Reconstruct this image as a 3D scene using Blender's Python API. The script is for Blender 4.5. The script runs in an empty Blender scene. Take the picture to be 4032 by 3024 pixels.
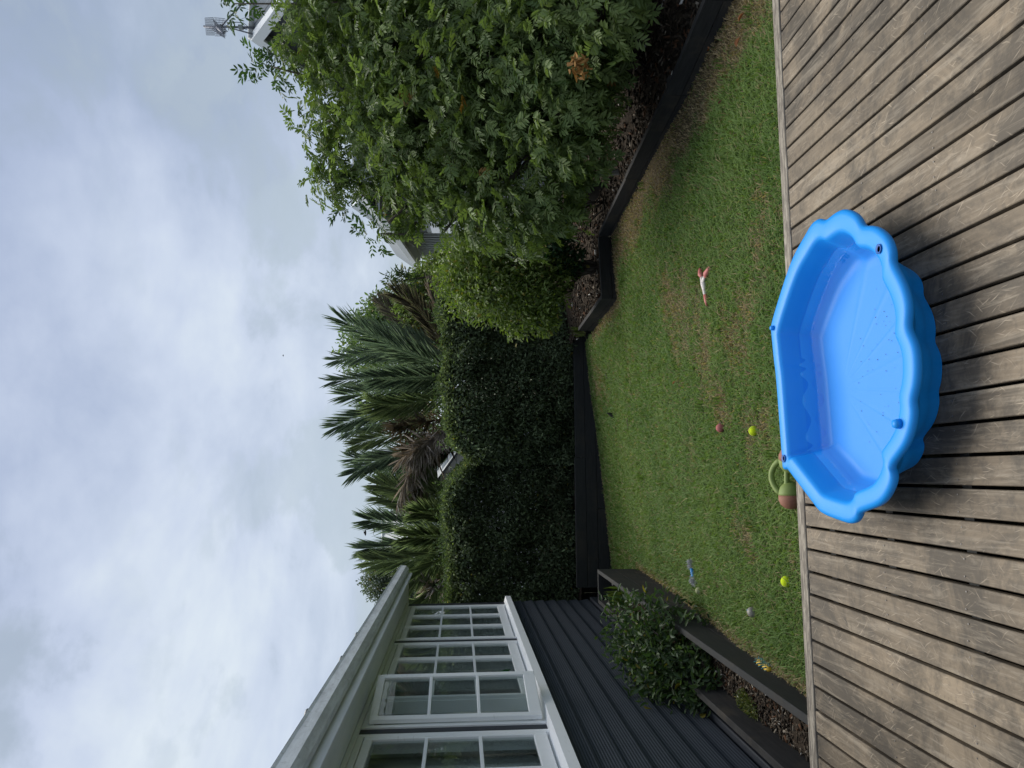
import bpy, bmesh, math, random
import numpy as np
from mathutils import Vector, Matrix, noise as mnoise

random.seed(7)
RNG = np.random.default_rng(11)
S = bpy.context.scene
COL = S.collection

# ------------------------------------------------------------------ camera (a phone held sideways)
FPX, TH, HC = 3029.0, math.radians(3.89), 2.05
cam_d = bpy.data.cameras.new('camera'); cam = bpy.data.objects.new('camera', cam_d); COL.objects.link(cam)
FW = Vector((0, math.cos(TH), -math.sin(TH))); UP = Vector((0, math.sin(TH), math.cos(TH))); RT = Vector((1, 0, 0))
cam.matrix_world = Matrix(((-UP.x, RT.x, -FW.x, 0), (-UP.y, RT.y, -FW.y, 0), (-UP.z, RT.z, -FW.z, HC), (0, 0, 0, 1)))
cam_d.sensor_width = 36; cam_d.lens = FPX / 4032 * 36
cam_d.clip_start = 0.05; cam_d.clip_end = 2000
S.camera = cam

# ------------------------------------------------------------------ sky, sun, exposure
SUN_EL, SUN_AZ = math.radians(58), math.radians(0)      # azimuth from straight ahead, negative to the left
w = bpy.data.worlds.new('World'); S.world = w; w.use_nodes = True
nt = w.node_tree; N = nt.nodes; L = nt.links
for n in list(N): N.remove(n)
def nd(t, **k):
    n = N.new(t)
    for a, b in k.items(): setattr(n, a, b)
    return n
def wmath(op, a, b=None, clamp=False):
    n = nd('ShaderNodeMath', operation=op); n.use_clamp = clamp
    for i, v in enumerate((a, b)):
        if v is None: continue
        if isinstance(v, (int, float)): n.inputs[i].default_value = v
        else: L.new(v, n.inputs[i])
    return n.outputs[0]
tc = nd('ShaderNodeTexCoord'); sep = nd('ShaderNodeSeparateXYZ'); L.new(tc.outputs['Generated'], sep.inputs[0])
zz = wmath('ADD', wmath('MAXIMUM', sep.outputs['Z'], 0.0), 0.42)
cmb = nd('ShaderNodeCombineXYZ')
L.new(wmath('DIVIDE', sep.outputs['X'], zz), cmb.inputs[0]); L.new(wmath('DIVIDE', sep.outputs['Y'], zz), cmb.inputs[1])
def wnoise(scale, detail, rough, dist, off):
    mp = nd('ShaderNodeMapping'); mp.inputs['Location'].default_value = off; L.new(cmb.outputs[0], mp.inputs[0])
    n = nd('ShaderNodeTexNoise'); n.inputs['Scale'].default_value = scale; n.inputs['Detail'].default_value = detail
    n.inputs['Roughness'].default_value = rough; n.inputs['Distortion'].default_value = dist
    L.new(mp.outputs[0], n.inputs['Vector']); return n.outputs['Fac']
def wramp(fac, stops):
    r = nd('ShaderNodeValToRGB'); cr = r.color_ramp
    while len(cr.elements) < len(stops): cr.elements.new(0.5)
    for el, (p, c) in zip(cr.elements, stops): el.position = p; el.color = (*c, 1)
    L.new(fac, r.inputs[0]); return r.outputs[0]
big = wnoise(1.0, 6, 0.55, 0.6, (7.84, 5.52, 0))
small = wnoise(3.4, 8, 0.56, 0.3, (8.3, 2.2, 4.0))
broad = wramp(wmath('ADD', wmath('MULTIPLY', big, 0.70), wmath('MULTIPLY', small, 0.30)), [(0.41, (0.29, 0.37, 0.54)), (0.475, (0.43, 0.51, 0.70)), (0.55, (0.60, 0.68, 0.85)), (0.63, (0.78, 0.86, 0.94))])
scud = wramp(wmath('ADD', wmath('MULTIPLY', small, 0.65), wmath('MULTIPLY', big, 0.35)), [(0.42, (1, 1, 1)), (0.49, (0, 0, 0)), (0.64, (0, 0, 0))])
mixc = nd('ShaderNodeMixRGB'); L.new(broad, mixc.inputs[1]); mixc.inputs[2].default_value = (0.38, 0.46, 0.56, 1)
L.new(wmath('MULTIPLY', scud, 0.75), mixc.inputs[0])
hor = wmath('POWER', wmath('SUBTRACT', 1.0, wmath('MAXIMUM', sep.outputs['Z'], 0.0)), 3.0)
mixh = nd('ShaderNodeMixRGB'); L.new(mixc.outputs[0], mixh.inputs[1]); mixh.inputs[2].default_value = (0.78, 0.87, 0.90, 1)
L.new(wmath('MULTIPLY', hor, 0.5), mixh.inputs[0])
pm = nd('ShaderNodeMapping'); pm.inputs['Scale'].default_value = (3.2, 3.2, 5.5); pm.inputs['Location'].default_value = (2.7, 0.4, 1.3); L.new(tc.outputs['Generated'], pm.inputs[0])
pn = nd('ShaderNodeTexNoise'); pn.inputs['Scale'].default_value = 1.5; pn.inputs['Detail'].default_value = 8; pn.inputs['Roughness'].default_value = 0.55; L.new(pm.outputs[0], pn.inputs['Vector'])
puff = wramp(pn.outputs['Fac'], [(0.50, (0, 0, 0)), (0.55, (0.75, 0.75, 0.75)), (0.66, (1, 1, 1))])
pmask = wramp(sep.outputs['Z'], [(0.0, (0.9, 0.9, 0.9)), (0.20, (0.75, 0.75, 0.75)), (0.42, (0, 0, 0))])
mixp = nd('ShaderNodeMixRGB'); L.new(mixh.outputs[0], mixp.inputs[1]); mixp.inputs[2].default_value = (0.50, 0.59, 0.67, 1); L.new(wmath('MULTIPLY', puff, pmask), mixp.inputs[0])
sky = nd('ShaderNodeTexSky'); sky.sky_type = 'NISHITA'; sky.sun_disc = False
sky.sun_elevation = SUN_EL; sky.sun_rotation = SUN_AZ
b1 = nd('ShaderNodeBackground'); L.new(sky.outputs[0], b1.inputs[0]); b1.inputs[1].default_value = 0.06
b2 = nd('ShaderNodeBackground'); L.new(mixp.outputs[0], b2.inputs[0]); b2.inputs[1].default_value = 0.56
mx = nd('ShaderNodeMixShader'); mx.inputs[0].default_value = 0.93
L.new(b1.outputs[0], mx.inputs[1]); L.new(b2.outputs[0], mx.inputs[2])
wo = nd('ShaderNodeOutputWorld'); L.new(mx.outputs[0], wo.inputs[0])

sd = bpy.data.lights.new('sun', 'SUN'); sd.energy = 2.4; sd.angle = math.radians(50); sd.color = (1, 0.95, 0.87)
sun = bpy.data.objects.new('sun', sd); COL.objects.link(sun)
sv = Vector((math.sin(SUN_AZ) * math.cos(SUN_EL), math.cos(SUN_AZ) * math.cos(SUN_EL), math.sin(SUN_EL)))
sun.rotation_euler = sv.to_track_quat('Z', 'Y').to_euler(); sun.location = sv * 40

S.view_settings.view_transform = 'Standard'; S.view_settings.look = 'None'
S.view_settings.exposure = 0.82; S.view_settings.gamma = 1.0; S.view_settings.use_curve_mapping = False
S.render.engine = 'CYCLES'
S.cycles.max_bounces = 8; S.cycles.diffuse_bounces = 4; S.cycles.transparent_max_bounces = 16
S.cycles.use_denoising = True; S.cycles.caustics_reflective = False; S.cycles.caustics_refractive = False

# ------------------------------------------------------------------ helpers
PHI = math.radians(6.58)                                   # the house, deck and walls are turned this much to the left
E2 = np.array([math.cos(PHI), math.sin(PHI)]); D2 = np.array([-math.sin(PHI), math.cos(PHI)])
def hw(lx, ly, z=0.0):                                     # house frame -> world
    p = lx * E2 + ly * D2; return np.array([p[0], p[1], z])
def at(x, y, Y):                                           # a place in the view, Y metres ahead
    r = FW + RT * ((3024 - y - 1512) / FPX) + UP * ((2016 - x) / FPX)
    p = r * (Y / r.y); return np.array([p.x, p.y, p.z + HC])
def atz(x, y, z):                                          # ... at height z
    r = FW + RT * ((3024 - y - 1512) / FPX) + UP * ((2016 - x) / FPX)
    p = r * ((z - HC) / r.z); return np.array([p.x, p.y, z])

def tag(o, label=None, cat=None, group=None, kind=None):
    if label: o['label'] = label
    if cat: o['category'] = cat
    if group: o['group'] = group
    if kind: o['kind'] = kind
    return o
def empty(name, loc=(0, 0, 0), rz=0.0, parent=None):
    o = bpy.data.objects.new(name, None); COL.objects.link(o)
    o.location = loc; o.rotation_euler = (0, 0, rz); o.empty_display_size = 0.1
    if parent: o.parent = parent
    return o
def link(name, me, mat=None, parent=None):
    o = bpy.data.objects.new(name, me); COL.objects.link(o)
    if mat and not me.materials: me.materials.append(mat)
    if parent: o.parent = parent
    return o

class MB:
    def __init__(s): s.v = []; s.f = []; s.sm = []
    def add(s, vs, fs, smooth=False):
        b = len(s.v); s.v += [tuple(map(float, q)) for q in vs]
        s.f += [tuple(b + i for i in f) for f in fs]; s.sm += [smooth] * len(fs); return s
    def box(s, lo, hi, bev=0.0):
        x0, y0, z0 = lo; x1, y1, z1 = hi
        if bev <= 0:
            vs = [(x0,y0,z0),(x1,y0,z0),(x1,y1,z0),(x0,y1,z0),(x0,y0,z1),(x1,y0,z1),(x1,y1,z1),(x0,y1,z1)]
            return s.add(vs, [(0,3,2,1),(4,5,6,7),(0,1,5,4),(1,2,6,5),(2,3,7,6),(3,0,4,7)])
        bm = bmesh.new(); bmesh.ops.create_cube(bm, size=1)
        for v in bm.verts:
            v.co = Vector(((x0+x1)/2 + v.co.x*(x1-x0), (y0+y1)/2 + v.co.y*(y1-y0), (z0+z1)/2 + v.co.z*(z1-z0)))
        bmesh.ops.bevel(bm, geom=list(bm.edges), offset=bev, segments=1, affect='EDGES')
        bm.verts.index_update()
        s.add([v.co[:] for v in bm.verts], [[v.index for v in f.verts] for f in bm.faces]); bm.free(); return s
    def prism(s, quad_lo, quad_hi):                         # two 4-gons
        return s.add(list(quad_lo) + list(quad_hi), [(0,3,2,1),(4,5,6,7),(0,1,5,4),(1,2,6,5),(2,3,7,6),(3,0,4,7)])
    def tube(s, pts, rad, n=7, smooth=True):
        pts = [Vector(p) for p in pts]; rad = [rad]*len(pts) if isinstance(rad, (int, float)) else rad
        rings = []
        for i, p in enumerate(pts):
            t = (pts[min(i+1, len(pts)-1)] - pts[max(i-1, 0)]).normalized()
            a = t.orthogonal().normalized() if i == 0 else (pa - t * pa.dot(t)).normalized()
            pa = a; b = t.cross(a)
            rings.append([p + (a*math.cos(2*math.pi*k/n) + b*math.sin(2*math.pi*k/n)) * rad[i] for k in range(n)])
        vs = [q for r in rings for q in r]; fs = []
        for i in range(len(rings)-1):
            for k in range(n): fs.append((i*n+k, i*n+(k+1)%n, (i+1)*n+(k+1)%n, (i+1)*n+k))
        fs.append(tuple(range(n))[::-1]); fs.append(tuple((len(rings)-1)*n+k for k in range(n)))
        return s.add(vs, fs, smooth)
    def lathe(s, prof, c=(0,0,0), n=16, smooth=True):
        vs = []; fs = []
        for r, z in prof:
            for k in range(n): vs.append((c[0]+r*math.cos(2*math.pi*k/n), c[1]+r*math.sin(2*math.pi*k/n), c[2]+z))
        for i in range(len(prof)-1):
            for k in range(n): fs.append((i*n+k, i*n+(k+1)%n, (i+1)*n+(k+1)%n, (i+1)*n+k))
        fs.append(tuple(range(n))[::-1]); fs.append(tuple((len(prof)-1)*n+k for k in range(n)))
        return s.add(vs, fs, smooth)
    def blob(s, c, r, jit=0.0, nu=14, nv=9, flat=1.0):
        vs = []; fs = []
        for j in range(nv+1):
            th = math.pi*j/nv
            for k in range(nu):
                ph = 2*math.pi*k/nu
                q = Vector((math.sin(th)*math.cos(ph), math.sin(th)*math.sin(ph), math.cos(th)))
                rr = 1 + jit*mnoise.noise(q*3.1 + Vector(c)*5)
                vs.append((c[0]+q.x*r*rr, c[1]+q.y*r*rr, c[2]+q.z*r*rr*flat))
        for j in range(nv):
            for k in range(nu): fs.append((j*nu+k, (j+1)*nu+k, (j+1)*nu+(k+1)%nu, j*nu+(k+1)%nu))
        return s.add(vs, fs, True)
    def mesh(s, name):
        me = bpy.data.meshes.new(name); me.from_pydata(s.v, [], s.f)
        me.polygons.foreach_set('use_smooth', s.sm); me.update(); return me
    def build(s, name, mat, parent=None): return link(name, s.mesh(name), mat, parent)

def np_mesh(name, V, F, C=None, smooth=False):              # F (M,k); C per-vertex colour (N,3)
    me = bpy.data.meshes.new(name)
    V = np.ascontiguousarray(V, np.float32); F = np.ascontiguousarray(F, np.int32); k = F.shape[1]
    me.vertices.add(len(V)); me.vertices.foreach_set('co', V.ravel())
    me.loops.add(F.size); me.loops.foreach_set('vertex_index', F.ravel())
    me.polygons.add(len(F)); me.polygons.foreach_set('loop_start', np.arange(len(F), dtype=np.int32)*k)
    if smooth: me.polygons.foreach_set('use_smooth', np.ones(len(F), bool))
    if C is not None:
        a = me.color_attributes.new('Col', 'FLOAT_COLOR', 'POINT')
        a.data.foreach_set('color', np.concatenate([np.clip(C, 0, 1), np.ones((len(C), 1))], 1).astype(np.float32).ravel())
    me.update(calc_edges=True); return me

def unit(a): return a / np.maximum(np.linalg.norm(a, axis=-1, keepdims=True), 1e-9)
def leaf_arrays(pos, dr, nr, ln, wd, col, fold=0.25, curl=0.12):
    """lance-shaped leaves of two faces each, folded on the midrib"""
    n = len(pos); dr = unit(dr); sd_ = unit(np.cross(dr, nr)); nr = np.cross(sd_, dr)
    ln = ln[:, None]; wd = wd[:, None]
    def P(t, s, h): return pos + dr*ln*t + sd_*wd*s + nr*(wd*h*fold*2 - ln*curl*t*t)
    V = np.stack([P(0,0,0), P(.30,.42,.5), P(.68,.40,.5), P(1,0,0), P(.68,-.40,.5), P(.30,-.42,.5)], 1).reshape(-1, 3)
    b = (np.arange(n)*6)[:, None]
    F = np.concatenate([b+np.array([0,1,2,3]), b+np.array([0,3,4,5])], 0)
    return V, F, np.repeat(col, 6, 0)

def pinnate(pos, dr, nr, ln, col, pairs=4, lw=0.36, lscale=0.40):
    """compound leaves: leaflet pairs along a stalk, one at the tip"""
    dr = unit(dr); sd_ = unit(np.cross(dr, nr)); nr = np.cross(sd_, dr)
    Ps, Ds, Ns, Ls, Ws, Cs = [], [], [], [], [], []
    n = len(pos)
    for k in range(pairs*2+1):
        tip = k == pairs*2
        t = 1.0 if tip else 0.28 + 0.66*(k//2)/max(pairs-1, 1)
        sgn = 0 if tip else (1 if k % 2 else -1)
        base = pos + dr*(ln*t*0.72)[:, None] - nr*(ln*0.13*t*t)[:, None]
        d = unit(dr*(1.0 if tip else 0.62) + sd_*sgn*0.85 - nr*0.18 + RNG.normal(0, .12, (n, 3)))
        Ps.append(base); Ds.append(d); Ns.append(unit(nr + RNG.normal(0, .22, (n, 3))))
        l = ln*lscale*(0.82 + 0.25*math.sin(math.pi*min(t, .95)))*RNG.uniform(.85, 1.12, n)
        Ls.append(l); Ws.append(l*lw); Cs.append(col*RNG.uniform(.85, 1.15, (n, 1)))
    V, F, C = leaf_arrays(np.concatenate(Ps), np.concatenate(Ds), np.concatenate(Ns), np.concatenate(Ls), np.concatenate(Ws), np.concatenate(Cs), 0.22, 0.10)
    # the stalks
    sw = (ln*0.008)[:, None]
    st = np.stack([pos - sd_*sw, pos + sd_*sw, pos + dr*(ln*.72)[:, None] - nr*(ln*.13)[:, None] + sd_*sw*.5, pos + dr*(ln*.72)[:, None] - nr*(ln*.13)[:, None] - sd_*sw*.5], 1).reshape(-1, 3)
    b = len(V) + (np.arange(n)*4)[:, None]
    return np.concatenate([V, st]), np.concatenate([F, b+np.arange(4)]), np.concatenate([C, np.repeat(col*.8, 4, 0)])

def leaf_cols(n, c1, c2, yellow=.03, ycol=(.20,.17,.03)):
    t = RNG.uniform(0, 1, (n,1)); c = np.array(c1)*(1-t)+np.array(c2)*t; c = c*RNG.uniform(.75, 1.25, (n,1)); k = RNG.uniform(0,1,n) < yellow; c[k] = np.array(ycol); return c
def vnoise(x, y, s, seed=0):                                # value noise on arrays
    x = np.asarray(x)/s + seed*17.3; y = np.asarray(y)/s + seed*5.1
    xi = np.floor(x).astype(int); yi = np.floor(y).astype(int); fx = x-xi; fy = y-yi
    fx = fx*fx*(3-2*fx); fy = fy*fy*(3-2*fy)
    def h(a, b): v = np.sin(a*127.1 + b*311.7 + seed*74.7)*43758.5453; return v - np.floor(v)
    return (h(xi,yi)*(1-fx)+h(xi+1,yi)*fx)*(1-fy) + (h(xi,yi+1)*(1-fx)+h(xi+1,yi+1)*fx)*fy

# ------------------------------------------------------------------ materials
def mat(name, base=(.5,.5,.5), rough=.6, spec=.5, metallic=0.0, build=None):
    m = bpy.data.materials.new(name); m.use_nodes = True; t = m.node_tree
    p = t.nodes['Principled BSDF']; p.inputs['Base Color'].default_value = (*base, 1)
    p.inputs['Roughness'].default_value = rough; p.inputs['Specular IOR Level'].default_value = spec; p.inputs['Metallic'].default_value = metallic
    if build: build(t, p)
    return m
def n_(t, typ, **k):
    n = t.nodes.new(typ)
    for a, b in k.items():
        if a.startswith('i_'): n.inputs[a[2:].replace('_', ' ')].default_value = b
        else: setattr(n, a, b)
    return n
def coords(t, scale=(1,1,1), rot=(0,0,0), rnd=False, out='Object'):
    c = n_(t, 'ShaderNodeTexCoord'); m = n_(t, 'ShaderNodeMapping'); m.inputs['Scale'].default_value = scale; m.inputs['Rotation'].default_value = rot
    t.links.new(c.outputs[out], m.inputs[0])
    if rnd:
        oi = n_(t, 'ShaderNodeObjectInfo'); k = n_(t, 'ShaderNodeVectorMath', operation='SCALE'); k.inputs[3].default_value = 37.0
        cc = n_(t, 'ShaderNodeCombineXYZ'); [t.links.new(oi.outputs['Random'], cc.inputs[i]) for i in range(3)]
        t.links.new(cc.outputs[0], k.inputs[0]); t.links.new(k.outputs[0], m.inputs['Location'])
    return m.outputs[0]
def noise(t, vec, scale=5, detail=4, rough=.55, dist=0.0):
    n = n_(t, 'ShaderNodeTexNoise'); n.inputs['Scale'].default_value = scale; n.inputs['Detail'].default_value = detail
    n.inputs['Roughness'].default_value = rough; n.inputs['Distortion'].default_value = dist; t.links.new(vec, n.inputs['Vector']); return n.outputs['Fac']
def ramp(t, fac, stops):
    r = n_(t, 'ShaderNodeValToRGB'); cr = r.color_ramp
    while len(cr.elements) < len(stops): cr.elements.new(.5)
    for el, (p, c) in zip(cr.elements, stops):
        el.position = p; el.color = (*(c if isinstance(c, tuple) else (c,c,c)), 1)
    t.links.new(fac, r.inputs[0]); return r.outputs[0]
def mixc_(t, fac, a, b, mode='MIX'):
    m = n_(t, 'ShaderNodeMixRGB', blend_type=mode)
    for i, v in ((0, fac), (1, a), (2, b)):
        if isinstance(v, (int, float)): m.inputs[i].default_value = v
        elif isinstance(v, tuple): m.inputs[i].default_value = (*v, 1)
        else: t.links.new(v, m.inputs[i])
    return m.outputs[0]
def bump(t, p, h, strength=.3, dist=.01):
    b = n_(t, 'ShaderNodeBump'); b.inputs['Strength'].default_value = strength; b.inputs['Distance'].default_value = dist
    t.links.new(h, b.inputs['Height']); t.links.new(b.outputs[0], p.inputs['Normal'])

def leaf_mat(name, rough=.42, trans=.3, tint=(1.35, 1.5, .7), spec=.4):
    m = bpy.data.materials.new(name); m.use_nodes = True; t = m.node_tree; p = t.nodes['Principled BSDF']; o = t.nodes['Material Output']
    a = n_(t, 'ShaderNodeAttribute', attribute_name='Col'); t.links.new(a.outputs['Color'], p.inputs['Base Color'])
    p.inputs['Roughness'].default_value = rough; p.inputs['Specular IOR Level'].default_value = spec
    tr = n_(t, 'ShaderNodeBsdfTranslucent'); t.links.new(mixc_(t, 1.0, a.outputs['Color'], tint, 'MULTIPLY'), tr.inputs[0])
    mx = n_(t, 'ShaderNodeMixShader'); mx.inputs[0].default_value = trans
    t.links.new(p.outputs[0], mx.inputs[1]); t.links.new(tr.outputs[0], mx.inputs[2]); t.links.new(mx.outputs[0], o.inputs[0]); return m
M_leaf = leaf_mat('leaf_green', .5, .32, spec=.3); M_hedge = leaf_mat('hedge_leaf', .68, .22, spec=.18); M_frond = leaf_mat('palm_leaflet', .5, .5, (1.05,1.2,.95), .3)
M_grass = leaf_mat('grass_blade', .6, .3, spec=.2); M_dry = leaf_mat('dry_leaf', .7, .15, (1.2, 1.0, .7), .2)

def b_deck(t, p):
    v = coords(t, (1, 1, 1), rnd=True); g = coords(t, (60, 3.0, 20), rnd=True)
    oi = n_(t, 'ShaderNodeObjectInfo'); wide = noise(t, coords(t), 1.1, 5, .6, .4); damp = noise(t, coords(t, (1,1,1), (0,0,.4)), 2.3, 6, .7, .8)
    grain = noise(t, g, 1.0, 6, .62, .6)
    blot = noise(t, v, 3.2, 6, .65, .3); blot2 = noise(t, v, 13, 5, .7, .5)
    c = ramp(t, grain, [(.26, (.070,.058,.044)), (.50, (.165,.138,.106)), (.74, (.31,.27,.215))])
    c = mixc_(t, ramp(t, blot, [(.40, 0.0), (.70, .7)]), c, (.31, .25, .18))
    c = mixc_(t, ramp(t, blot2, [(.50, 0.0), (.64, .62)]), c, (.105, .092, .076))
    c = mixc_(t, ramp(t, wide, [(.46, 0.0), (.66, .5)]), c, (.33, .27, .195))
    c = mixc_(t, ramp(t, damp, [(.46, 0.0), (.58, .82)]), c, (.080, .070, .057))
    c = mixc_(t, ramp(t, noise(t, coords(t, (26, 2.2, 10), rnd=True), 1.0, 6, .7, .9), [(.52, 0.0), (.66, .55)]), c, (.40, .355, .29))
    c = mixc_(t, ramp(t, noise(t, coords(t, (1, 1, 1), rnd=True), 34, 4, .7), [(.54, 0.0), (.68, .5)]), c, (.10, .088, .073))
    # claw scratches: thin pale curved streaks across and along the boards
    for k, (rz, sc) in enumerate(((.45, 40), (-.25, 46), (.8, 36), (.12, 56), (-.7, 44), (.3, 70))):
        wob = n_(t, 'ShaderNodeTexNoise'); wob.inputs['Scale'].default_value = 5 + k; t.links.new(coords(t), wob.inputs['Vector'])
        ad = n_(t, 'ShaderNodeVectorMath', operation='MULTIPLY_ADD'); t.links.new(wob.outputs['Color'], ad.inputs[0]); ad.inputs[1].default_value = (.05, .05, 0); t.links.new(coords(t), ad.inputs[2])
        mp = n_(t, 'ShaderNodeMapping', vector_type='TEXTURE'); mp.inputs['Rotation'].default_value = (0, 0, rz); mp.inputs['Scale'].default_value = (1/sc, 1/(sc*.075), 1); mp.inputs['Location'].default_value = (k*.37, k*.71, 0); t.links.new(ad.outputs[0], mp.inputs[0])
        vo = n_(t, 'ShaderNodeTexVoronoi', voronoi_dimensions='2D'); vo.inputs['Scale'].default_value = 1.0; t.links.new(mp.outputs[0], vo.inputs['Vector'])
        line = ramp(t, vo.outputs['Distance'], [(.03, 1.0), (.09, 0.0)])
        msk = ramp(t, noise(t, coords(t, (1,1,1), (0,0,k)), 3.0+k*.7, 4, .65), [(.46, 0.0), (.62, .62)])
        c = mixc_(t, mixc_(t, 1.0, line, msk, 'MULTIPLY'), c, (.52, .45, .36))
    val = n_(t, 'ShaderNodeMapRange'); val.inputs[3].default_value = .56; val.inputs[4].default_value = .90; t.links.new(oi.outputs['Random'], val.inputs[0])
    cc = n_(t, 'ShaderNodeCombineXYZ'); t.links.new(val.outputs[0], cc.inputs[0]); cool = n_(t, 'ShaderNodeMath', operation='MULTIPLY'); cool.inputs[1].default_value = .88; t.links.new(val.outputs[0], cool.inputs[0]); mid = n_(t, 'ShaderNodeMath', operation='MULTIPLY'); mid.inputs[1].default_value = .955; t.links.new(val.outputs[0], mid.inputs[0]); t.links.new(mid.outputs[0], cc.inputs[1]); t.links.new(cool.outputs[0], cc.inputs[2])
    t.links.new(mixc_(t, 1.0, c, cc.outputs[0], 'MULTIPLY'), p.inputs['Base Color'])
    bump(t, p, grain, .45, .004)
M_deck = mat('weathered_deck_timber', rough=.66, spec=.32, build=b_deck)
def b_border(t, p):
    g = coords(t, (4, 60, 30)); v = coords(t)
    grain = noise(t, g, 1.0, 6, .65, .5)
    c = ramp(t, grain, [(.3, (.15,.13,.105)), (.55, (.30,.27,.22)), (.75, (.42,.39,.33))])
    c = mixc_(t, ramp(t, noise(t, coords(t, (1.2, 8, 8)), 7, 6, .75), [(.47, 0.0), (.53, .8)]), c, (.115,.10,.085))
    t.links.new(c, p.inputs['Base Color']); bump(t, p, grain, .5, .004)
M_border = mat('silvered_border_timber', rough=.8, spec=.2, build=b_border)
def b_black(lo, hi, dirt):
    def f(t, p):
        g = noise(t, coords(t, (5, 5, 60), rnd=True), 1.0, 5, .6, .4); v = noise(t, coords(t, rnd=True), 3.0, 6, .65)
        c = ramp(t, g, [(.3, lo), (.7, hi)])
        c = mixc_(t, ramp(t, v, [(.52, 0.0), (.72, .6)]), c, dirt)
        t.links.new(c, p.inputs['Base Color']); bump(t, p, g, .3, .004)
    return f
M_black = mat('black_stained_timber', rough=.7, spec=.3, build=b_black((.014,.015,.016), (.026,.028,.028), (.05,.042,.032)))
M_black2 = mat('black_stained_timber_dusty', rough=.75, spec=.25, build=b_black((.018,.018,.018), (.034,.034,.033), (.085,.07,.05)))
def b_clad(t, p):
    wv = n_(t, 'ShaderNodeTexWave', wave_type='BANDS', bands_direction='Z'); wv.inputs['Scale'].default_value = 18; wv.inputs['Distortion'].default_value = 0.0
    t.links.new(coords(t), wv.inputs['Vector'])
    v = noise(t, coords(t, rnd=True), 4, 5, .6)
    c = mixc_(t, ramp(t, v, [(.4, 0.0), (.7, .5)]), (.022,.028,.039), (.038,.046,.058))
    t.links.new(mixc_(t, ramp(t, wv.outputs['Fac'], [(.0, .0), (.45, .0), (.9, .5)]), c, (.068,.080,.096)), p.inputs['Base Color'])
    bump(t, p, wv.outputs['Fac'], .6, .003)
M_clad = mat('charcoal_ribbed_weatherboard', rough=.55, spec=.35, build=b_clad)
M_charcoal = mat('charcoal_paint', (.02,.025,.034), .5, .4)
def b_white(t, p):
    v = noise(t, coords(t), 6, 6, .65); s2 = noise(t, coords(t, (2, 2, 14)), 3, 5, .6)
    c = mixc_(t, ramp(t, v, [(.45, 0.0), (.75, .35)]), (.90,.92,.93), (.82,.84,.85))
    t.links.new(mixc_(t, ramp(t, s2, [(.62, 0.0), (.75, .35)]), c, (.42,.42,.40)), p.inputs['Base Color']); bump(t, p, v, .1, .002)
M_white = mat('white_window_paint', rough=.42, spec=.4, build=b_white)
def b_gutter(t, p):
    v = noise(t, coords(t, (5, .8, 5)), 4, 6, .7); u = noise(t, coords(t), 22, 4, .6)
    c = mixc_(t, ramp(t, v, [(.40, 0.0), (.62, .65)]), (.80,.84,.86), (.50,.52,.53))
    t.links.new(mixc_(t, ramp(t, u, [(.60, 0.0), (.7, .35)]), c, (.30,.30,.28)), p.inputs['Base Color'])
M_gutter = mat('stained_white_gutter', rough=.5, spec=.4, build=b_gutter)
M_soffit = mat('white_soffit_paint', rough=.55, build=lambda t, p: t.links.new(ramp(t, noise(t, coords(t, (3, .6, 3)), 3, 5, .6), [(.35, (.72,.76,.79)), (.7, (.84,.87,.89))]), p.inputs['Base Color']))
M_roof = mat('dark_metal_roof', (.09,.10,.11), .5, .4)
def glass_mat(name, ior=1.5, tint=(.93,.97,.95), rough=0.0, add=0.0):
    m = bpy.data.materials.new(name); m.use_nodes = True; t = m.node_tree; o = t.nodes['Material Output']; t.nodes.remove(t.nodes['Principled BSDF'])
    tr = n_(t, 'ShaderNodeBsdfTransparent'); tr.inputs[0].default_value = (*tint, 1); gl = n_(t, 'ShaderNodeBsdfGlossy'); gl.inputs['Roughness'].default_value = rough
    fr = n_(t, 'ShaderNodeFresnel'); ge = n_(t, 'ShaderNodeNewGeometry'); mr = n_(t, 'ShaderNodeMapRange')
    mr.inputs[3].default_value = ior; mr.inputs[4].default_value = 1/ior; t.links.new(ge.outputs['Backfacing'], mr.inputs[0]); t.links.new(mr.outputs[0], fr.inputs[0]); mx = n_(t, 'ShaderNodeMixShader')
    ad = n_(t, 'ShaderNodeMath', operation='ADD'); ad.use_clamp = True; ad.inputs[1].default_value = add; t.links.new(fr.outputs[0], ad.inputs[0])
    t.links.new(ad.outputs[0], mx.inputs[0]); t.links.new(tr.outputs[0], mx.inputs[1]); t.links.new(gl.outputs[0], mx.inputs[2]); t.links.new(mx.outputs[0], o.inputs[0]); return m
M_glass = glass_mat('window_glass', 1.52, (.86,.90,.89), 0.0, .03)
M_water = glass_mat('pool_water', 1.33, (.90,.95,1.0), 0.0)
M_room = mat('dim_room_paint', (.66,.67,.65), .8); M_roomdark = mat('dim_room_floor', (.10,.09,.08), .8)
M_curtain = mat('pale_curtain', (.74,.76,.75), .9)
def b_pool(t, p):
    v = noise(t, coords(t), 9, 5, .6)
    t.links.new(mixc_(t, ramp(t, v, [(.4, 0.0), (.8, .3)]), (.006,.245,.70), (.018,.275,.71)), p.inputs['Base Color'])
M_pool = mat('blue_moulded_plastic', rough=.46, spec=.35, build=b_pool)
def b_soil(t, p):
    v = noise(t, coords(t), 7, 7, .7); u = noise(t, coords(t), 45, 4, .6)
    c = ramp(t, v, [(.3, (.018,.014,.010)), (.6, (.05,.038,.027)), (.8, (.085,.066,.046))])
    t.links.new(mixc_(t, ramp(t, u, [(.5, 0.0), (.7, .5)]), c, (.12,.095,.07)), p.inputs['Base Color']); bump(t, p, u, .8, .02)
M_soil = mat('dark_garden_soil', rough=.95, spec=.1, build=b_soil)
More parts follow.
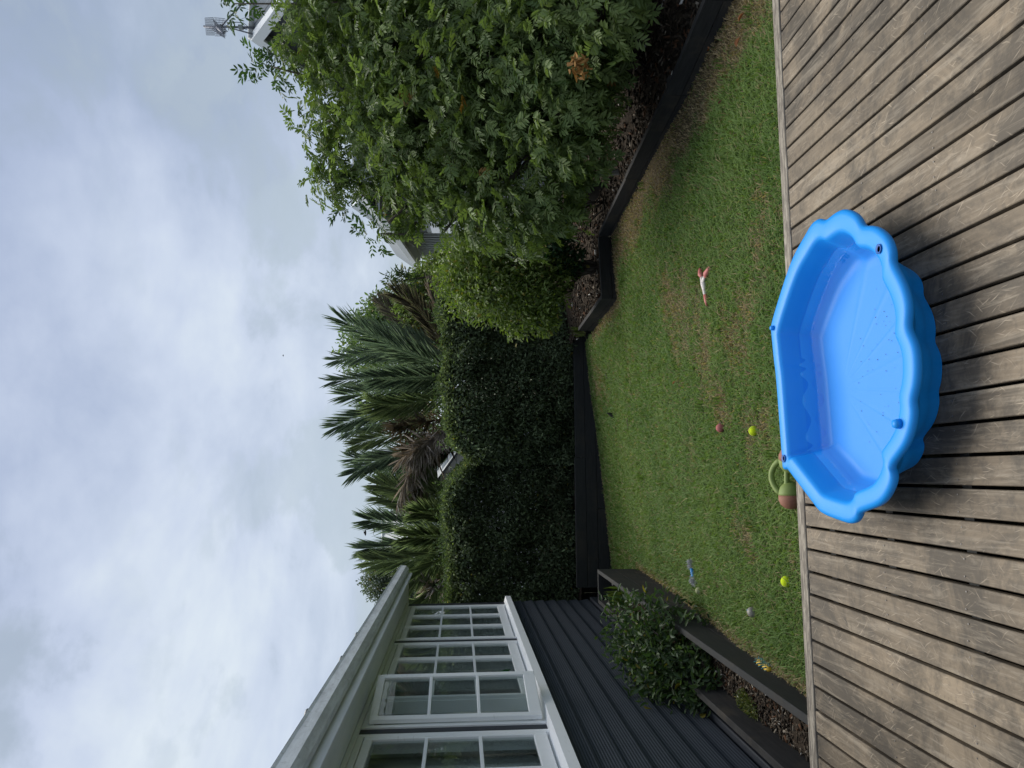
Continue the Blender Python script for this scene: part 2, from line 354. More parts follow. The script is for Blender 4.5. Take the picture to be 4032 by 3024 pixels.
def b_lawn(t, p):
    a = n_(t, 'ShaderNodeAttribute', attribute_name='Col'); u = noise(t, coords(t), 60, 4, .6)
    t.links.new(mixc_(t, ramp(t, u, [(.3, 0.0), (.75, .75)]), a.outputs['Color'], (.02,.022,.01)), p.inputs['Base Color']); bump(t, p, u, .7, .02)
M_lawn = mat('lawn_thatch', rough=.95, spec=.1, build=b_lawn)
M_chip = leaf_mat('bark_chip', .85, 0.0, spec=.15)
M_bark = mat('tree_bark', rough=.85, spec=.2, build=lambda t, p: t.links.new(ramp(t, noise(t, coords(t, (8, 8, 2)), 4, 6, .7), [(.3, (.035,.028,.022)), (.7, (.11,.095,.075))]), p.inputs['Base Color']))
M_earth = mat('far_ground', (.07,.08,.04), .95)
def felt(name, c, c2, sc=160):
    return mat(name, rough=.9, spec=.1, build=lambda t, p: (t.links.new(mixc_(t, ramp(t, noise(t, coords(t), sc, 3, .6), [(.35, 0.0), (.7, .6)]), c, c2), p.inputs['Base Color']), bump(t, p, noise(t, coords(t), sc*1.5, 2, .6), .5, .004)))

# ------------------------------------------------------------------ the ground
g = MB().add([(-400,-400,-.9),(400,-400,-.9),(400,400,-.9),(-400,400,-.9)], [(0,1,2,3)]).build('ground', M_earth); tag(g, kind='structure')

# lawn height: it climbs from the low back-left corner to the right
_cp = np.array([(-1.62,3.9,.29),(-1.3,3.3,.33),(-2.2,9.0,-.05),(-2.45,10.3,0.0),(.70,10.66,.30),(.66,9.7,.36),(.9,8.1,.38),(1.6,8.3,.40),(2.35,4.7,.37),(2.5,3.4,.38),(0,3.4,.38),(-.3,4.9,.36),(-.6,10.4,.17),(-1.9,6.5,.09),(.3,6.5,.35)])
def _k(d): return np.where(d > 0, d*d*np.log(np.maximum(d, 1e-9)), 0)
_n = len(_cp); _A = np.zeros((_n+3, _n+3)); _dd = np.linalg.norm(_cp[:,None,:2]-_cp[None,:,:2], axis=2)
_A[:_n,:_n] = _k(_dd) + np.eye(_n)*.25; _A[:_n,_n] = 1; _A[:_n,_n+1:] = _cp[:,:2]; _A[_n:,:_n] = _A[:_n,_n:].T
_w = np.linalg.solve(_A, np.concatenate([_cp[:,2], np.zeros(3)]))
def lawn_z(x, y):
    x = np.asarray(x, float); y = np.asarray(y, float); d = np.sqrt((x[...,None]-_cp[:,0])**2 + (y[...,None]-_cp[:,1])**2)
    return _k(d)@_w[:_n] + _w[_n] + _w[_n+1]*x + _w[_n+2]*y
# outline of the lawn, world xy
PL_OUT, PL_IN = -1.133, -1.52                               # planter faces in the house frame
RW = [(2.66, 3.36), (2.351, 4.618), (2.107, 5.52), (1.60, 8.243), (.902, 8.049), (.671, 9.652)]   # lawn face of the right-hand garden wall
LP = [hw(PL_OUT, 3.40)[:2], hw(2.9, 3.40)[:2]] + RW[1:] + [hw(1.78, 10.5)[:2], hw(-1.7, 10.5)[:2], hw(-1.7, 9.12)[:2], hw(PL_OUT, 9.12)[:2]]
LP = np.array([tuple(p) for p in LP])
def inside(x, y, P):
    r = np.zeros(x.shape, bool); j = len(P)-1
    for i in range(len(P)):
        xi, yi = P[i]; xj, yj = P[j]
        c = ((yi > y) != (yj > y)) & (x < (xj-xi)*(y-yi)/(yj-yi+1e-12)+xi); r ^= c; j = i
    return r
def seg_dist(x, y, a, b):
    ax, ay = a; bx, by = b; t = np.clip(((x-ax)*(bx-ax)+(y-ay)*(by-ay))/((bx-ax)**2+(by-ay)**2), 0, 1)
    return np.hypot(x-ax-t*(bx-ax), y-ay-t*(by-ay))
PATCH = [(atz(2690,1260,.36), .55), (atz(2790,1400,.36), .35), (atz(2640,1150,.36), .4), (atz(2830,1560,.37), .3), (atz(2350,1500,.3), .5), (atz(2920,1290,.37), .35), (atz(3010,900,.38), .3), (atz(2990,1700,.36), .25), (atz(2420,1130,.38), .5), (atz(2960,2100,.3), .2)]
def dryness(x, y):
    d = (vnoise(x, y, .33, 1)*.5 + vnoise(x, y, .12, 2)*.5 - .66)*1.5
    dw = np.minimum(seg_dist(x, y, RW[1], RW[3]), seg_dist(x, y, RW[0], RW[1]))
    d = np.maximum(d, (0.64 - dw)/.32 - .25 + (vnoise(x, y, .2, 3)-.5)*.9)
    da = np.minimum(seg_dist(x, y, RW[3], RW[4]), seg_dist(x, y, RW[4], RW[5])); d = np.maximum(d, (.22-da)/.2)
    for p, r in PATCH:
        q = np.hypot((x-p[0])/1.0, (y-p[1])/1.25)/r; d = np.maximum(d, (1-q)*.75 + (vnoise(x, y, .1, 4)-.6)*.8)
    dp = seg_dist(x, y, tuple(hw(PL_OUT, 3.4)[:2]), tuple(hw(PL_OUT, 9.1)[:2])); d = np.maximum(d, (.12-dp)/.14)
    d = np.maximum(d, (.16 - seg_dist(x, y, tuple(hw(-1.3,10.5)[:2]), tuple(hw(1.9,10.5)[:2])))/.25)
    return np.clip(d, 0, 1)
GREEN = np.array([.092,.170,.042]); GREEN2 = np.array([.165,.245,.066]); STRAW = np.array([.34,.265,.15])
xs = np.arange(-3.0, 3.6, .06); ys = np.arange(3.1, 11.0, .06); X, Y = np.meshgrid(xs, ys)
LPx = LP.mean(0) + (LP - LP.mean(0))*1.012
ok = inside(X, Y, LPx); idx = -np.ones(X.shape, int)
need = np.zeros(X.shape, bool); cell = ok[:-1,:-1] & ok[1:,:-1] & ok[:-1,1:] & ok[1:,1:]
idx = np.arange(X.size).reshape(X.shape); ci, cj = np.nonzero(cell)
F = np.stack([idx[ci,cj], idx[ci,cj+1], idx[ci+1,cj+1], idx[ci+1,cj]], 1)
V = np.stack([X, Y, lawn_z(X, Y) + (vnoise(X, Y, .25, 6)-.5)*.02], 2).reshape(-1, 3); dr_ = dryness(V[:,0], V[:,1])[:,None]
C = (GREEN*.45)*(1-dr_) + np.array([.13,.10,.06])*dr_
lawn = link('lawn', np_mesh('lawn', V, F, C, True), M_lawn); tag(lawn, kind='structure')
# grass blades
def grass(n, near):
    x = RNG.uniform(-3, 3.2, n); y = 3.35 + RNG.uniform(0, 1, n)**near*7.4; k = inside(x, y, LP); x = x[k]; y = y[k]
    dry = dryness(x, y); k = RNG.uniform(0, 1, len(x)) > dry*.35; x = x[k]; y = y[k]; dry = dry[k]; n = len(x)
    z = lawn_z(x, y) - .004; p = np.stack([x, y, z], 1)
    ln = RNG.uniform(.022, .052, n)*(1 - .35*dry)*(.75+.6*vnoise(x, y, .4, 8)); wd = RNG.uniform(.0022, .0042, n)*(1 + np.maximum(y-5, 0)*.14)
    a = RNG.uniform(0, 6.283, n); lean = np.stack([np.cos(a), np.sin(a), np.zeros(n)], 1); sd_ = np.stack([-np.sin(a+.6), np.cos(a+.6), np.zeros(n)], 1)
    til = RNG.uniform(.25, 1.15, n)[:, None]; upv = np.array([0, 0, 1.0]); l = ln[:, None]; w_ = wd[:, None]
    m = p + (upv + lean*til*.6)*l*.55; e = p + (upv*.75 + lean*til*1.3)*l
    V = np.stack([p-sd_*w_, p+sd_*w_, m+sd_*w_*.85, m-sd_*w_*.85, e], 1).reshape(-1, 3)
    b = (np.arange(n)*5)[:, None]; F = np.concatenate([b+np.array([0,1,2]), b+np.array([0,2,3]), b+np.array([3,2,4])], 0)
    mixv = (vnoise(x, y, .5, 9)*.6 + RNG.uniform(0, .6, n))[:, None]; col = GREEN*(1-mixv)+GREEN2*mixv
    ds = ((RNG.uniform(0, 1, n) < np.clip(dry*1.15, .07, .92))[:, None])*1.0
    col = col*(1-ds) + STRAW*ds*RNG.uniform(.55, 1.15, (n, 1)); col = col*RNG.uniform(.75, 1.2, (n, 1))
    return V, F, np.repeat(col, 5, 0)
V, F, C = grass(330000, 1.35)
def tufts(n):                                               # longer ragged clumps, thickest along the deck edge and the walls
    k = 150; cx = RNG.uniform(-2.6, 2.9, k); cy = np.where(RNG.uniform(0, 1, k) < .35, 3.5+.11*cx+RNG.uniform(0, .12, k), RNG.uniform(3.5, 10.3, k)); i = RNG.integers(0, k, n)
    x = cx[i]+RNG.normal(0, .022, n); y = cy[i]+RNG.normal(0, .022, n); q = inside(x, y, LP); x, y = x[q], y[q]; n = len(x); a = RNG.uniform(0, 6.283, n); til = RNG.uniform(.2, 1.0, n)
    return leaf_arrays(np.stack([x, y, lawn_z(x, y)], 1), np.stack([np.cos(a)*til, np.sin(a)*til, np.ones(n)], 1), np.stack([np.cos(a), np.sin(a), np.full(n, .3)], 1), RNG.uniform(.035, .075, n), RNG.uniform(.003, .005, n), leaf_cols(n, (.10,.18,.04), (.19,.28,.07), .12, (.30,.25,.12)), .2, .3)
o = link('grass', np_mesh('grass', V, F, C), M_grass); GRASS_O = o
tag(o, 'short green lawn grass with straw coloured dry patches beyond the timber deck', 'grass', kind='stuff')

V, F, C = tufts(2600); o = link('grass_tufts', np_mesh('grass_tufts', V, F, C), M_grass); tag(o, 'longer ragged grass tufts scattered in the lawn and along its edges', 'grass', kind='stuff')
# ------------------------------------------------------------------ deck
deck = empty('deck', (0, 0, 0), PHI); tag(deck, 'weathered grey timber deck with silvered edge board beside the lawn', 'deck', kind='structure')
Z0 = .5; pitch = .0983; x = 1.321 + pitch*10; gaps = [1.321 + pitch*k for k in range(-31, 12)]
for i, gx in enumerate(gaps[:-1]):
    a, b = gx+.0057, gaps[i+1]-.0057; dz = random.uniform(-.0015, .0015); e = 3.404 + random.uniform(-.003, .002)
    MB().box((a, -.6, Z0-.028+dz), (b, e, Z0+dz), .0025).build('board', M_deck, deck)
for a, b in ((-1.62, .60), (.603, 2.45)):
    MB().box((a, 3.414, Z0-.030), (b, 3.486, Z0+.001), .003).build('edge_board', M_border, deck)
MB().box((-1.62, 3.44, .1), (2.45, 3.478, Z0-.032)).build('fascia_board', M_black, deck)
for jy in np.arange(-.4, 3.4, .45): MB().box((-1.64, jy, Z0-.17), (2.45, jy+.045, Z0-.031)).build('joist', M_black, deck)
nails = MB()
for i, gx in enumerate(gaps[:-1]):
    for jy in [3.385, 2.77, 2.32, 1.87]:
        for off in (.024, .074):
            nails.lathe([(.0028, 0), (.0028, .0008)], (gx+off+random.uniform(-.003,.003), jy+random.uniform(-.006,.006), Z0+.0012), 6, False)
o = nails.build('nail', mat('dull_nail_head', (.16,.15,.14), .5, .5, .6), deck); tag(o, kind='stuff')
g = MB().box((-1.7, -.8, -.2), (2.5, 3.40, -.15)).build('under_deck_soil', M_soil); g.rotation_euler = (0, 0, PHI); tag(g, kind='structure')

# ------------------------------------------------------------------ garden walls
def plank_run(parent, a, b, z0, z1, th, m, inner=1, bev=.004):
    """one board standing on edge from a to b (world xy), its thickness away from the lawn"""
    a = np.array(a); b = np.array(b); t = unit(b-a); nrm = np.array([t[1], -t[0]])*inner*th
    q = [a, b, b+nrm, a+nrm]
    bm = MB().prism([(p[0], p[1], z0) for p in q], [(p[0], p[1], z1) for p in q])
    return bm.build('plank', m, parent)
# right: angled low wall
rw = empty('retaining_wall', (*RW[2], .4)); tag(rw, 'low black timber garden wall zigzagging along the right side of the lawn', 'garden wall')
rw.location = (0, 0, 0)
for i in range(5):
    a, b = np.array(RW[i]), np.array(RW[i+1]); n = 2 if i in (0,) else (2 if i == 2 else 1)
    if i == 1: n = 1
    for k in range(n):
        p = a + (b-a)*k/n + unit(b-a)*.002; q = a + (b-a)*(k+1)/n - unit(b-a)*.002
        plank_run(rw, p, q, .437, .55 + random.uniform(-.004, .004), .045, M_black if i == 3 else M_black2, 1)
        plank_run(rw, p, q, .28, .432, .047, M_black2, 1)
for i in (1, 2):
    p = np.array(RW[i]) ; c = (p[0]+.10, p[1]+.02)
    MB().box((c[0]-.04, c[1]-.04, .1), (c[0]+.04, c[1]+.04, .53)).build('post', M_black, rw)
# second low edging behind it
ed = empty('garden_edging'); tag(ed, 'dark timber edging board in the mulch behind the zigzag garden wall', 'garden edging')
a, b = at(2351, 735, 8.9), at(2356, 915, 9.0); plank_run(ed, a[:2], b[:2], .40, a[2], .04, M_black, -1)
a2 = at(2250, 815, 9.2); b2 = at(2250, 715, 8.2); plank_run(ed, b2[:2], a2[:2], .45, .72, .05, M_black, -1)
# back wall
bw = empty('retaining_wall', (0, 0, 0), PHI); tag(bw, 'black timber board wall holding up the hedge at the back of the lawn', 'garden wall')
for r in range(4):
    zt = .478 - r*.152; js = [(-1.55, 2.6)]
    if r == 0: js = [(-1.55, .20), (.20, 2.6)]
    if r == 2: js = [(-1.55, -.5), (-.5, 2.6)]
    for k, (xa, xb) in enumerate(js):
        dz = -.012 if (r == 0 and k == 1) else 0
        MB().box((xa+.002, 10.512+.002*r, zt-.149), (xb-.002, 10.557, zt+dz), .004).build('plank', M_black, bw)
for k in range(4): MB().box((-1.4+k*1.25, 10.56, -.3), (-1.3+k*1.25, 10.66, .40)).build('post', M_black, bw)
# black boards added to stand in for the shade behind the house corner
sc = empty('shade_fence', (0, 0, 0), PHI); tag(sc, 'black boards standing in for the shade in the gap between house corner and hedge', 'shade_fence')
for k in range(6): MB().box((-2.62+k*.18, 11.2, -.3), (-2.444+k*.18, 11.225, .95), .003).build('board', M_black, sc)
MB().box((-2.65, 11.228, .6), (-1.5, 11.27, .68)).build('rail', M_black, sc)
# planter along the house
pl = empty('planter_box', (0, 0, 0), PHI); tag(pl, 'long black timber planter box between the house wall and the lawn', 'planter')
zt = .44
for r, zz_ in enumerate((zt, zt-.19, zt-.38)):
    js = [(2.6, 9.12)] if r == 0 else [(2.6, 6.6), (6.604, 9.12)]
    for a, b in js: MB().box((PL_OUT-.045, a, zz_-.187), (PL_OUT-.002*r, b, zz_), .004).build('plank', M_black2 if r else M_black, pl)
    MB().box((PL_IN, 2.6, zz_-.187), (PL_IN+.045, 9.07, zz_), .004).build('plank', M_black2, pl)
    MB().box((PL_IN, 9.075, zz_-.187), (PL_OUT-.047, 9.118, zz_-.001), .004).build('plank', M_black, pl)
for k in (4,): MB().box((PL_IN+.047, 3.3+k*1.36, 0), (PL_IN+.125, 3.38+k*1.36, .38)).build('post', M_black, pl)
for k in (0, 1): MB().box((PL_OUT-.12, 8.6-k*.05-3*k, 0), (PL_OUT-.047, 8.68-3*k, .36)).build('post', M_black, pl)

# ------------------------------------------------------------------ beds and mulch
def bed_mesh(name, poly_test, x0, x1, y0, y1, zf, step=.08):
    xs = np.arange(x0, x1, step); ys = np.arange(y0, y1, step); X, Y = np.meshgrid(xs, ys); ok = poly_test(X, Y)
    cell = ok[:-1,:-1] & ok[1:,:-1] & ok[:-1,1:] & ok[1:,1:]; idx = np.arange(X.size).reshape(X.shape); ci, cj = np.nonzero(cell)
    F = np.stack([idx[ci,cj], idx[ci,cj+1], idx[ci+1,cj+1], idx[ci+1,cj]], 1)
    V = np.stack([X, Y, zf(X, Y)], 2).reshape(-1, 3); o = link(name, np_mesh(name, V, F, None, True), M_soil); tag(o, kind='structure'); return o
def right_side(x, y):
    P = np.array(RW + [tuple(hw(1.75, 10.55)[:2]), tuple(hw(1.75, 13.5)[:2]), (9, 13.5), (9, 3.0), (2.75, 3.0)]); return inside(x, y, P)
def zr(x, y):
    dw = np.minimum.reduce([seg_dist(x, y, RW[i], RW[i+1]) for i in range(5)])
    return .455 + np.clip(dw-.3, 0, 3)*.10 + (vnoise(x, y, .3, 12)-.5)*.06
bed_mesh('garden_soil', right_side, .4, 8, 3, 13.2, zr)
bb = lambda x, y: inside(x, y, np.array([hw(-3.4, 10.56)[:2], hw(4.5, 10.56)[:2], hw(4.5, 18)[:2], hw(-3.4, 18)[:2]]))
bed_mesh('garden_soil', bb, -6, 5, 10, 18, lambda x, y: .40 + (vnoise(x, y, .4, 13)-.5)*.08 - .012*np.maximum(y-11, 0), .15)
pb = lambda x, y: inside(x, y, np.array([hw(PL_IN+.03, 2.7)[:2], hw(PL_OUT-.03, 2.7)[:2], hw(PL_OUT-.03, 9.1)[:2], hw(PL_IN+.03, 9.1)[:2]]))
bed_mesh('garden_soil', pb, -2.8, -1, 2.6, 9.3, lambda x, y: .27 + (vnoise(x, y, .2, 14)-.5)*.05 - .012*(y-3.5), .04)
def chips(name, n, sampler, zf, label, sizes=(.012, .04), pale=.06):
    x, y = sampler(n); n = len(x); z = zf(x, y) + RNG.uniform(.002, .02, n); p = np.stack([x, y, z], 1)
    a = unit(RNG.normal(0, 1, (n, 3))*np.array([1, 1, .35])); b = unit(np.cross(a, unit(RNG.normal(0, .5, (n, 3)) + [0, 0, 1]))); c = np.cross(a, b)
    l = RNG.uniform(*sizes, n)[:, None]; w_ = l*RNG.uniform(.2, .5, (n, 1)); h = l*.12
    V = np.stack([p+a*l*sx+b*w_*sy+c*h*sz for sz in (-1, 1) for sx, sy in ((-1,-1),(1,-.7),(.9,1),(-.8,.8))], 1).reshape(-1, 3)
    bi = (np.arange(n)*8)[:, None]
    F = np.concatenate([bi+np.array(q) for q in ((0,3,2,1),(4,5,6,7),(0,1,5,4),(1,2,6,5),(2,3,7,6),(3,0,4,7))], 0)
    t = RNG.uniform(0, 1, (n, 1)); col = np.array([.016,.013,.010])*(1-t) + np.array([.080,.062,.044])*t
    k = RNG.uniform(0, 1, n); col[k < pale] = np.array([.22,.19,.15]); col[k < pale*.12] = np.array([.55,.54,.50]); col[(k > .9)] = np.array([.095,.050,.028])
    o = link(name, np_mesh(name, V, F, np.repeat(col, 8, 0)), M_chip); tag(o, label, 'mulch', kind='stuff')
def s_right(n):
    x = RNG.uniform(.6, 4.6, n); y = RNG.uniform(3.3, 10.6, n); k = right_side(x, y); x = x[k]; y = y[k]
    dw = np.minimum.reduce([seg_dist(x, y, RW[i], RW[i+1]) for i in range(5)]); k = (RNG.uniform(0, 1, len(x)) < np.exp(-dw*.8)) & (dw > .05); return x[k], y[k]
chips('mulch', 26000, s_right, zr, 'brown bark mulch and fallen leaves under the leafy tree on the right')
def s_left(n):
    lx = RNG.uniform(PL_IN+.05, PL_OUT-.05, n); ly = RNG.uniform(3.3, 9.05, n); p = lx[:, None]*E2 + ly[:, None]*D2; return p[:, 0], p[:, 1]
chips('mulch', 9000, s_left, lambda x, y: .27 - .012*(y-3.5) + 0*x, 'dark bark mulch with pale chips inside the long planter box', (.006, .022), .10)

# ------------------------------------------------------------------ the house on the left
hs = empty('house', (0, 0, 0), PHI); tag(hs, 'low house with charcoal weatherboards and a long row of white paned windows on the left', 'house')
WX = -1.69; Y0, Y1 = 2.2, 10.28; ZB, ZS = .37, 1.40
nb = 7; bh = (ZS-ZB)/nb
for k in range(nb):
    zb = ZB + k*bh; yb = Y1 - .004
    q = [(WX+.030, zb), (WX+.030, zb+.012), (WX+.008, zb+bh+.012), (WX, zb+bh+.012), (WX, zb)]
    vs = [(x, Y0, z) for x, z in q] + [(x, yb, z) for x, z in q]; n = len(q)
    MB().add(vs, [(i, (i+1) % n, n+(i+1) % n, n+i) for i in range(n)] + [tuple(range(n))[::-1], tuple(range(n, 2*n))]).build('weatherboard', M_clad, hs)
MB().box((WX-.10, Y0, -.4), (WX-.002, Y1-.002, ZS+.02)).build('wall', M_charcoal, hs)
MB().box((WX, Y0, .10), (WX+.062, Y1-.02, .345), .006).build('base_board', M_charcoal, hs)
MB().box((-6.0, Y1-.10, -.4), (WX-.104, Y1-.006, 2.74)).build('wall', M_charcoal, hs)
MB().box((-6.0, Y0, -.4), (-5.9, Y1-.104, 1.35)).build('wall', M_room, hs)
for k in range(7): MB().box((-5.99, Y0+k*1.3, 1.352), (-5.91, Y0+k*1.3+.16, 2.688)).build('back_window_post', M_white, hs)
MB().box((-5.9, Y0, .9), (WX-.104, Y1-.104, .95)).build('floor', M_roomdark, hs)
MB().box((-5.9, Y0, 2.69), (WX-.08, Y1-.104, 2.73)).build('ceiling', M_room, hs)
MB().box((-5.9, Y0-.1, -.4), (WX, Y0-.003, 2.74)).build('wall', M_room, hs)
MB().box((-5.89, Y1-.13, .952), (WX-.106, Y1-.106, 2.688)).build('inner_lining', M_room, hs)
# sill
MB().prism([(WX+.002, Y0, ZS+.002), (WX+.085, Y0, ZS-.012), (WX+.085, Y1+.03, ZS-.012), (WX+.002, Y1+.03, ZS+.002)],
           [(WX-.06, Y0, 1.485), (WX+.085, Y0, 1.455), (WX+.085, Y1+.03, 1.455), (WX-.06, Y1+.03, 1.485)]).build('window_sill', M_white, hs)
bays = [(8.062, 10.06, 3), (5.365, 7.925, 4), (2.60, 5.235, 4)]
for a, b in ((10.07, 10.27), (7.935, 8.052), (5.245, 5.355)):
    MB().box((WX-.10, a, 1.47), (WX+.012, b, 2.705)).build('corner_post', M_charcoal, hs)
def sash(y0, y1, z0, z1, x0, th, rz=0.0):
    """three panes one above the other; built round its hinge at y0"""
    w_ = y1-y0; st = .048; rb = .085; rt_ = .055
    f = MB()
    f.box((0, 0, z0), (th, st, z1), .004); f.box((0, w_-st, z0), (th, w_, z1), .004)
    f.box((.001, st, z0), (th-.001, w_-st, z0+rb), .003); f.box((.001, st, z1-rt_), (th-.001, w_-st, z1), .003)
    hgl = (z1-rt_-z0-rb); n = 3; bw_ = .022
    for k in (1, 2):
        zc = z0+rb+hgl*k/n; f.box((.003, st, zc-bw_/2), (th-.003, w_-st, zc+bw_/2), .002)
    o = f.build('window', M_white, hs); o.location = (x0, y0, 0); o.rotation_euler = (0, 0, rz)
    for k in range(n):
        za = z0+rb+hgl*k/n+(bw_/2 if k else 0); zb = z0+rb+hgl*(k+1)/n-(bw_/2 if k < n-1 else 0)
        MB().box((th*.42, st-.004, za-.004), (th*.42+.004, w_-st+.004, zb+.004)).build('pane', M_glass, o)
    return o
for bi, (a, b, n) in enumerate(bays):
    f = MB(); jw = .045
    f.box((WX-.09, a, 1.47), (WX+.022, a+jw, 2.70), .003); f.box((WX-.09, b-jw, 1.47), (WX+.022, b, 2.70), .003)
    f.box((WX-.09, a+jw, 2.66), (WX+.020, b-jw, 2.70), .003)
    cw = (b-a-2*jw)/n
    for k in range(1, n): f.box((WX-.09, a+jw+cw*k-.012, 1.487), (WX-.002, a+jw+cw*k+.012, 2.659))
    f.build('window_frame', M_white, hs)
    for k in range(n):
        y0 = a+jw+cw*k+.003; y1 = a+jw+cw*(k+1)-.003
        op = (bi == 1 and k == 0)
        sash(y0, y1, 1.492, 2.655, WX-.012 if not op else WX+.026, .034, -math.radians(13.5) if op else 0.0)
# curtains inside
def curtain(y0, y1, x0):
    n = 40; vs = []; fs = []
    for i in range(n+1):
        y = y0 + (y1-y0)*i/n; x = x0 + .035*math.sin(i*1.35) + .012*math.sin(i*3.1)
        vs += [(x, y, 1.05), (x, y, 2.64)]
    fs = [(2*i, 2*i+2, 2*i+3, 2*i+1) for i in range(n)]
    bm = MB().add(vs, fs, True); o = bm.build('curtain', M_curtain, hs); s_ = o.modifiers.new('thick', 'SOLIDIFY'); s_.thickness = .004
for y0, y1 in ((9.6, 10.12), (8.5, 8.9), (7.5, 8.2), (6.9, 7.2), (5.9, 6.75), (4.6, 5.75), (3.3, 4.2)): curtain(y0, y1, WX-.19)
MB().box((-3.3, 5.2, .95), (-3.2, 5.3, 2.68)).build('interior_post', M_room, hs)
MB().box((-3.32, 6.9, .95), (-3.22, 9.6, 2.68)).build('interior_wall', M_room, hs)
# eave
MB().box((WX-.05, Y0, 2.735), (-1.372, 10.72, 2.755)).build('soffit', M_soffit, hs)
MB().box((WX-.02, Y0, 2.702), (WX+.028, Y1, 2.733), .003).build('frieze_board', M_white, hs)
MB().box((-1.370, Y0, 2.69), (-1.342, 10.74, 2.86), .003).build('fascia_board', M_soffit, hs)
q = [(-1.340, 2.765), (-1.335, 2.745), (-1.285, 2.742), (-1.250, 2.775), (-1.245, 2.835), (-1.238, 2.852), (-1.248, 2.853), (-1.254, 2.838), (-1.258, 2.78), (-1.288, 2.752), (-1.330, 2.756), (-1.332, 2.85), (-1.340, 2.85)]
n = len(q); vs = [(x, Y0, z) for x, z in q] + [(x, 10.78, z) for x, z in q]
MB().add(vs, [(i, (i+1) % n, n+(i+1) % n, n+i) for i in range(n)] + [tuple(range(n))[::-1], tuple(range(n, 2*n))]).build('gutter', M_gutter, hs)
MB().prism([(-1.30, Y0, 2.862), (-5.0, Y0, 3.75), (-5.0, 10.72, 3.75), (-1.30, 10.72, 2.862)], [(-1.30, Y0, 2.875), (-5.0, Y0, 3.775), (-5.0, 10.72, 3.775), (-1.30, 10.72, 2.875)]).build('roof', M_roof, hs)
MB().box((-5.2, 10.66, 2.735), (-1.374, 10.72, 2.755)).build('soffit', M_soffit, hs)
for yy in (6.35, 5.55, 4.35): MB().blob((-1.285, yy, 2.862), .04, .1, 10, 6, .45).build('roof_lap', M_roof, hs)
# what stands on the inside sill
gb = MB().lathe([(.0, 0), (.032, 0), (.034, .02), (.033, .11), (.014, .15), (.012, .19), (.0, .19)], (0, 0, 0), 14).build('bottle', mat('green_glass', (.03,.32,.04), .2))
p = hw(WX-.16, 7.43, 1.50); gb.location = p; tag(gb, 'small green bottle behind the window pane above the sill', 'bottle')
ob = MB().blob((0,0,.05), .055, .5, 14, 10, .9).build('cloth_bundle', mat('white_cloth', (.7,.7,.7), .9)); ob.location = hw(WX-.15, 7.28, 1.50)
tag(ob, 'crumpled white cloth lying beside the green bottle inside the window', 'cloth')
M_porc = mat('pale_ceramic', (.66,.68,.66), .5)
orn = MB().lathe([(0,0),(.04,0),(.045,.03),(.035,.07),(.022,.095),(.028,.12),(.03,.14),(.02,.165),(0,.17)], (0,0,0), 16)
for s_ in (-1, 1): orn.tube([(.0, s_*.012, .16), (.004, s_*.018, .20), (.0, s_*.022, .235)], [.008, .010, .003], 7)
orn.tube([(.0, .04, .05), (.03, .055, .02), (.05, .05, .01)], [.018, .014, .008], 7)
orn = orn.build('ornament', M_porc); orn.location = hw(WX-.20, 5.78, 1.50); tag(orn, 'pale long eared ornament on the sill behind the open casement window', 'ornament')
for p_, r_ in ((1.46, .03),): MB().box((WX-.26, 2.4, 1.44), (WX-.101, Y1-.11, 1.497)).build('inner_sill', M_white, hs)

# ------------------------------------------------------------------ paddling pool
ZR = .68
o3 = lambda a, b: (2900+a/1.954, 700+b/1.954)
o4 = lambda a, b: (2900+a/1.954, 1400+b/1.954)
SEG = [[o3(255,1130), o3(380,730), o3(450,560), o3(520,440), o3(570,350), o3(620,313), o3(668,335)],
       [o3(668,335), o3(755,262), o3(830,245), o3(910,290), o3(955,375)],
       [o3(955,375), o3(1050,375), o3(1140,450), o3(1180,550), o3(1180,650)],
       [o3(1180,650), o3(1250,780), o3(1290,890), o3(1308,1010), o3(1297,1155)],
       [o3(1297,1155), o3(1358,1290), o4(1374,82), o4(1365,220), o4(1335,345)],
       [o4(1335,345), o4(1347,440), o4(1330,560), o4(1280,700), o4(1168,850)],
       [o4(1168,850), o4(1192,930), o4(1170,1030), o4(1090,1145), o4(930,1203)],
       [o4(930,1203), o4(918,1255), o4(865,1292), o4(760,1262), o4(640,1215)],
       [o4(640,1215), o4(510,1042), o4(385,875)],
       [o4(385,875), o4(352,868), o4(342,760), o4(300,200), o4(280,20), o3(255,1130)]]
def spline(P, n):
    P = [np.array(p) for p in P]; P = [2*P[0]-P[1]] + P + [2*P[-1]-P[-2]]; out = []
    m = len(P)-3
    for i in range(n):
        u = i/n*m; k = int(u); t = u-k; a, b, c, d = P[k:k+4]
        out.append(.5*((2*b)+(c-a)*t+(2*a-5*b+4*c-d)*t*t+(3*b-a-3*c+d)*t**3))
    return out
NS = 18; ctr = []; cusp = []; seg_i = []; fl = []
for si, sg in enumerate(SEG):
    P = [atz(x, y, ZR)[:2] for x, y in sg]; cusp.append(len(ctr)); ns_ = 90 if si == 9 else NS; ctr += spline(P, ns_)
    fl += [.0010*math.sin(i/ns_*math.pi*18) if si == 9 and 22 < i < 74 else 0.0 for i in range(ns_)]
ctr = np.array(ctr); NP = len(ctr)
for _ in range(2): ctr = .25*np.roll(ctr, 1, 0) + .5*ctr + .25*np.roll(ctr, -1, 0)
cc = np.array([.04, 2.77])
def ring(s, z, off=None):
    p = cc + (ctr-cc)*s
    if off is not None: p = p + (cc-p)/np.linalg.norm(cc-p, axis=1, keepdims=True)*off[:, None]
    return np.concatenate([p, np.full((NP, 1), z)], 1)
fl = np.array(fl)
dense = 1
prof = [(.90,.650), (.985,.650), (1.0,.656), (1.003,.668), (.992,.678), (.965,.682), (.895,.681), (.872,.677), (.858,.664)]
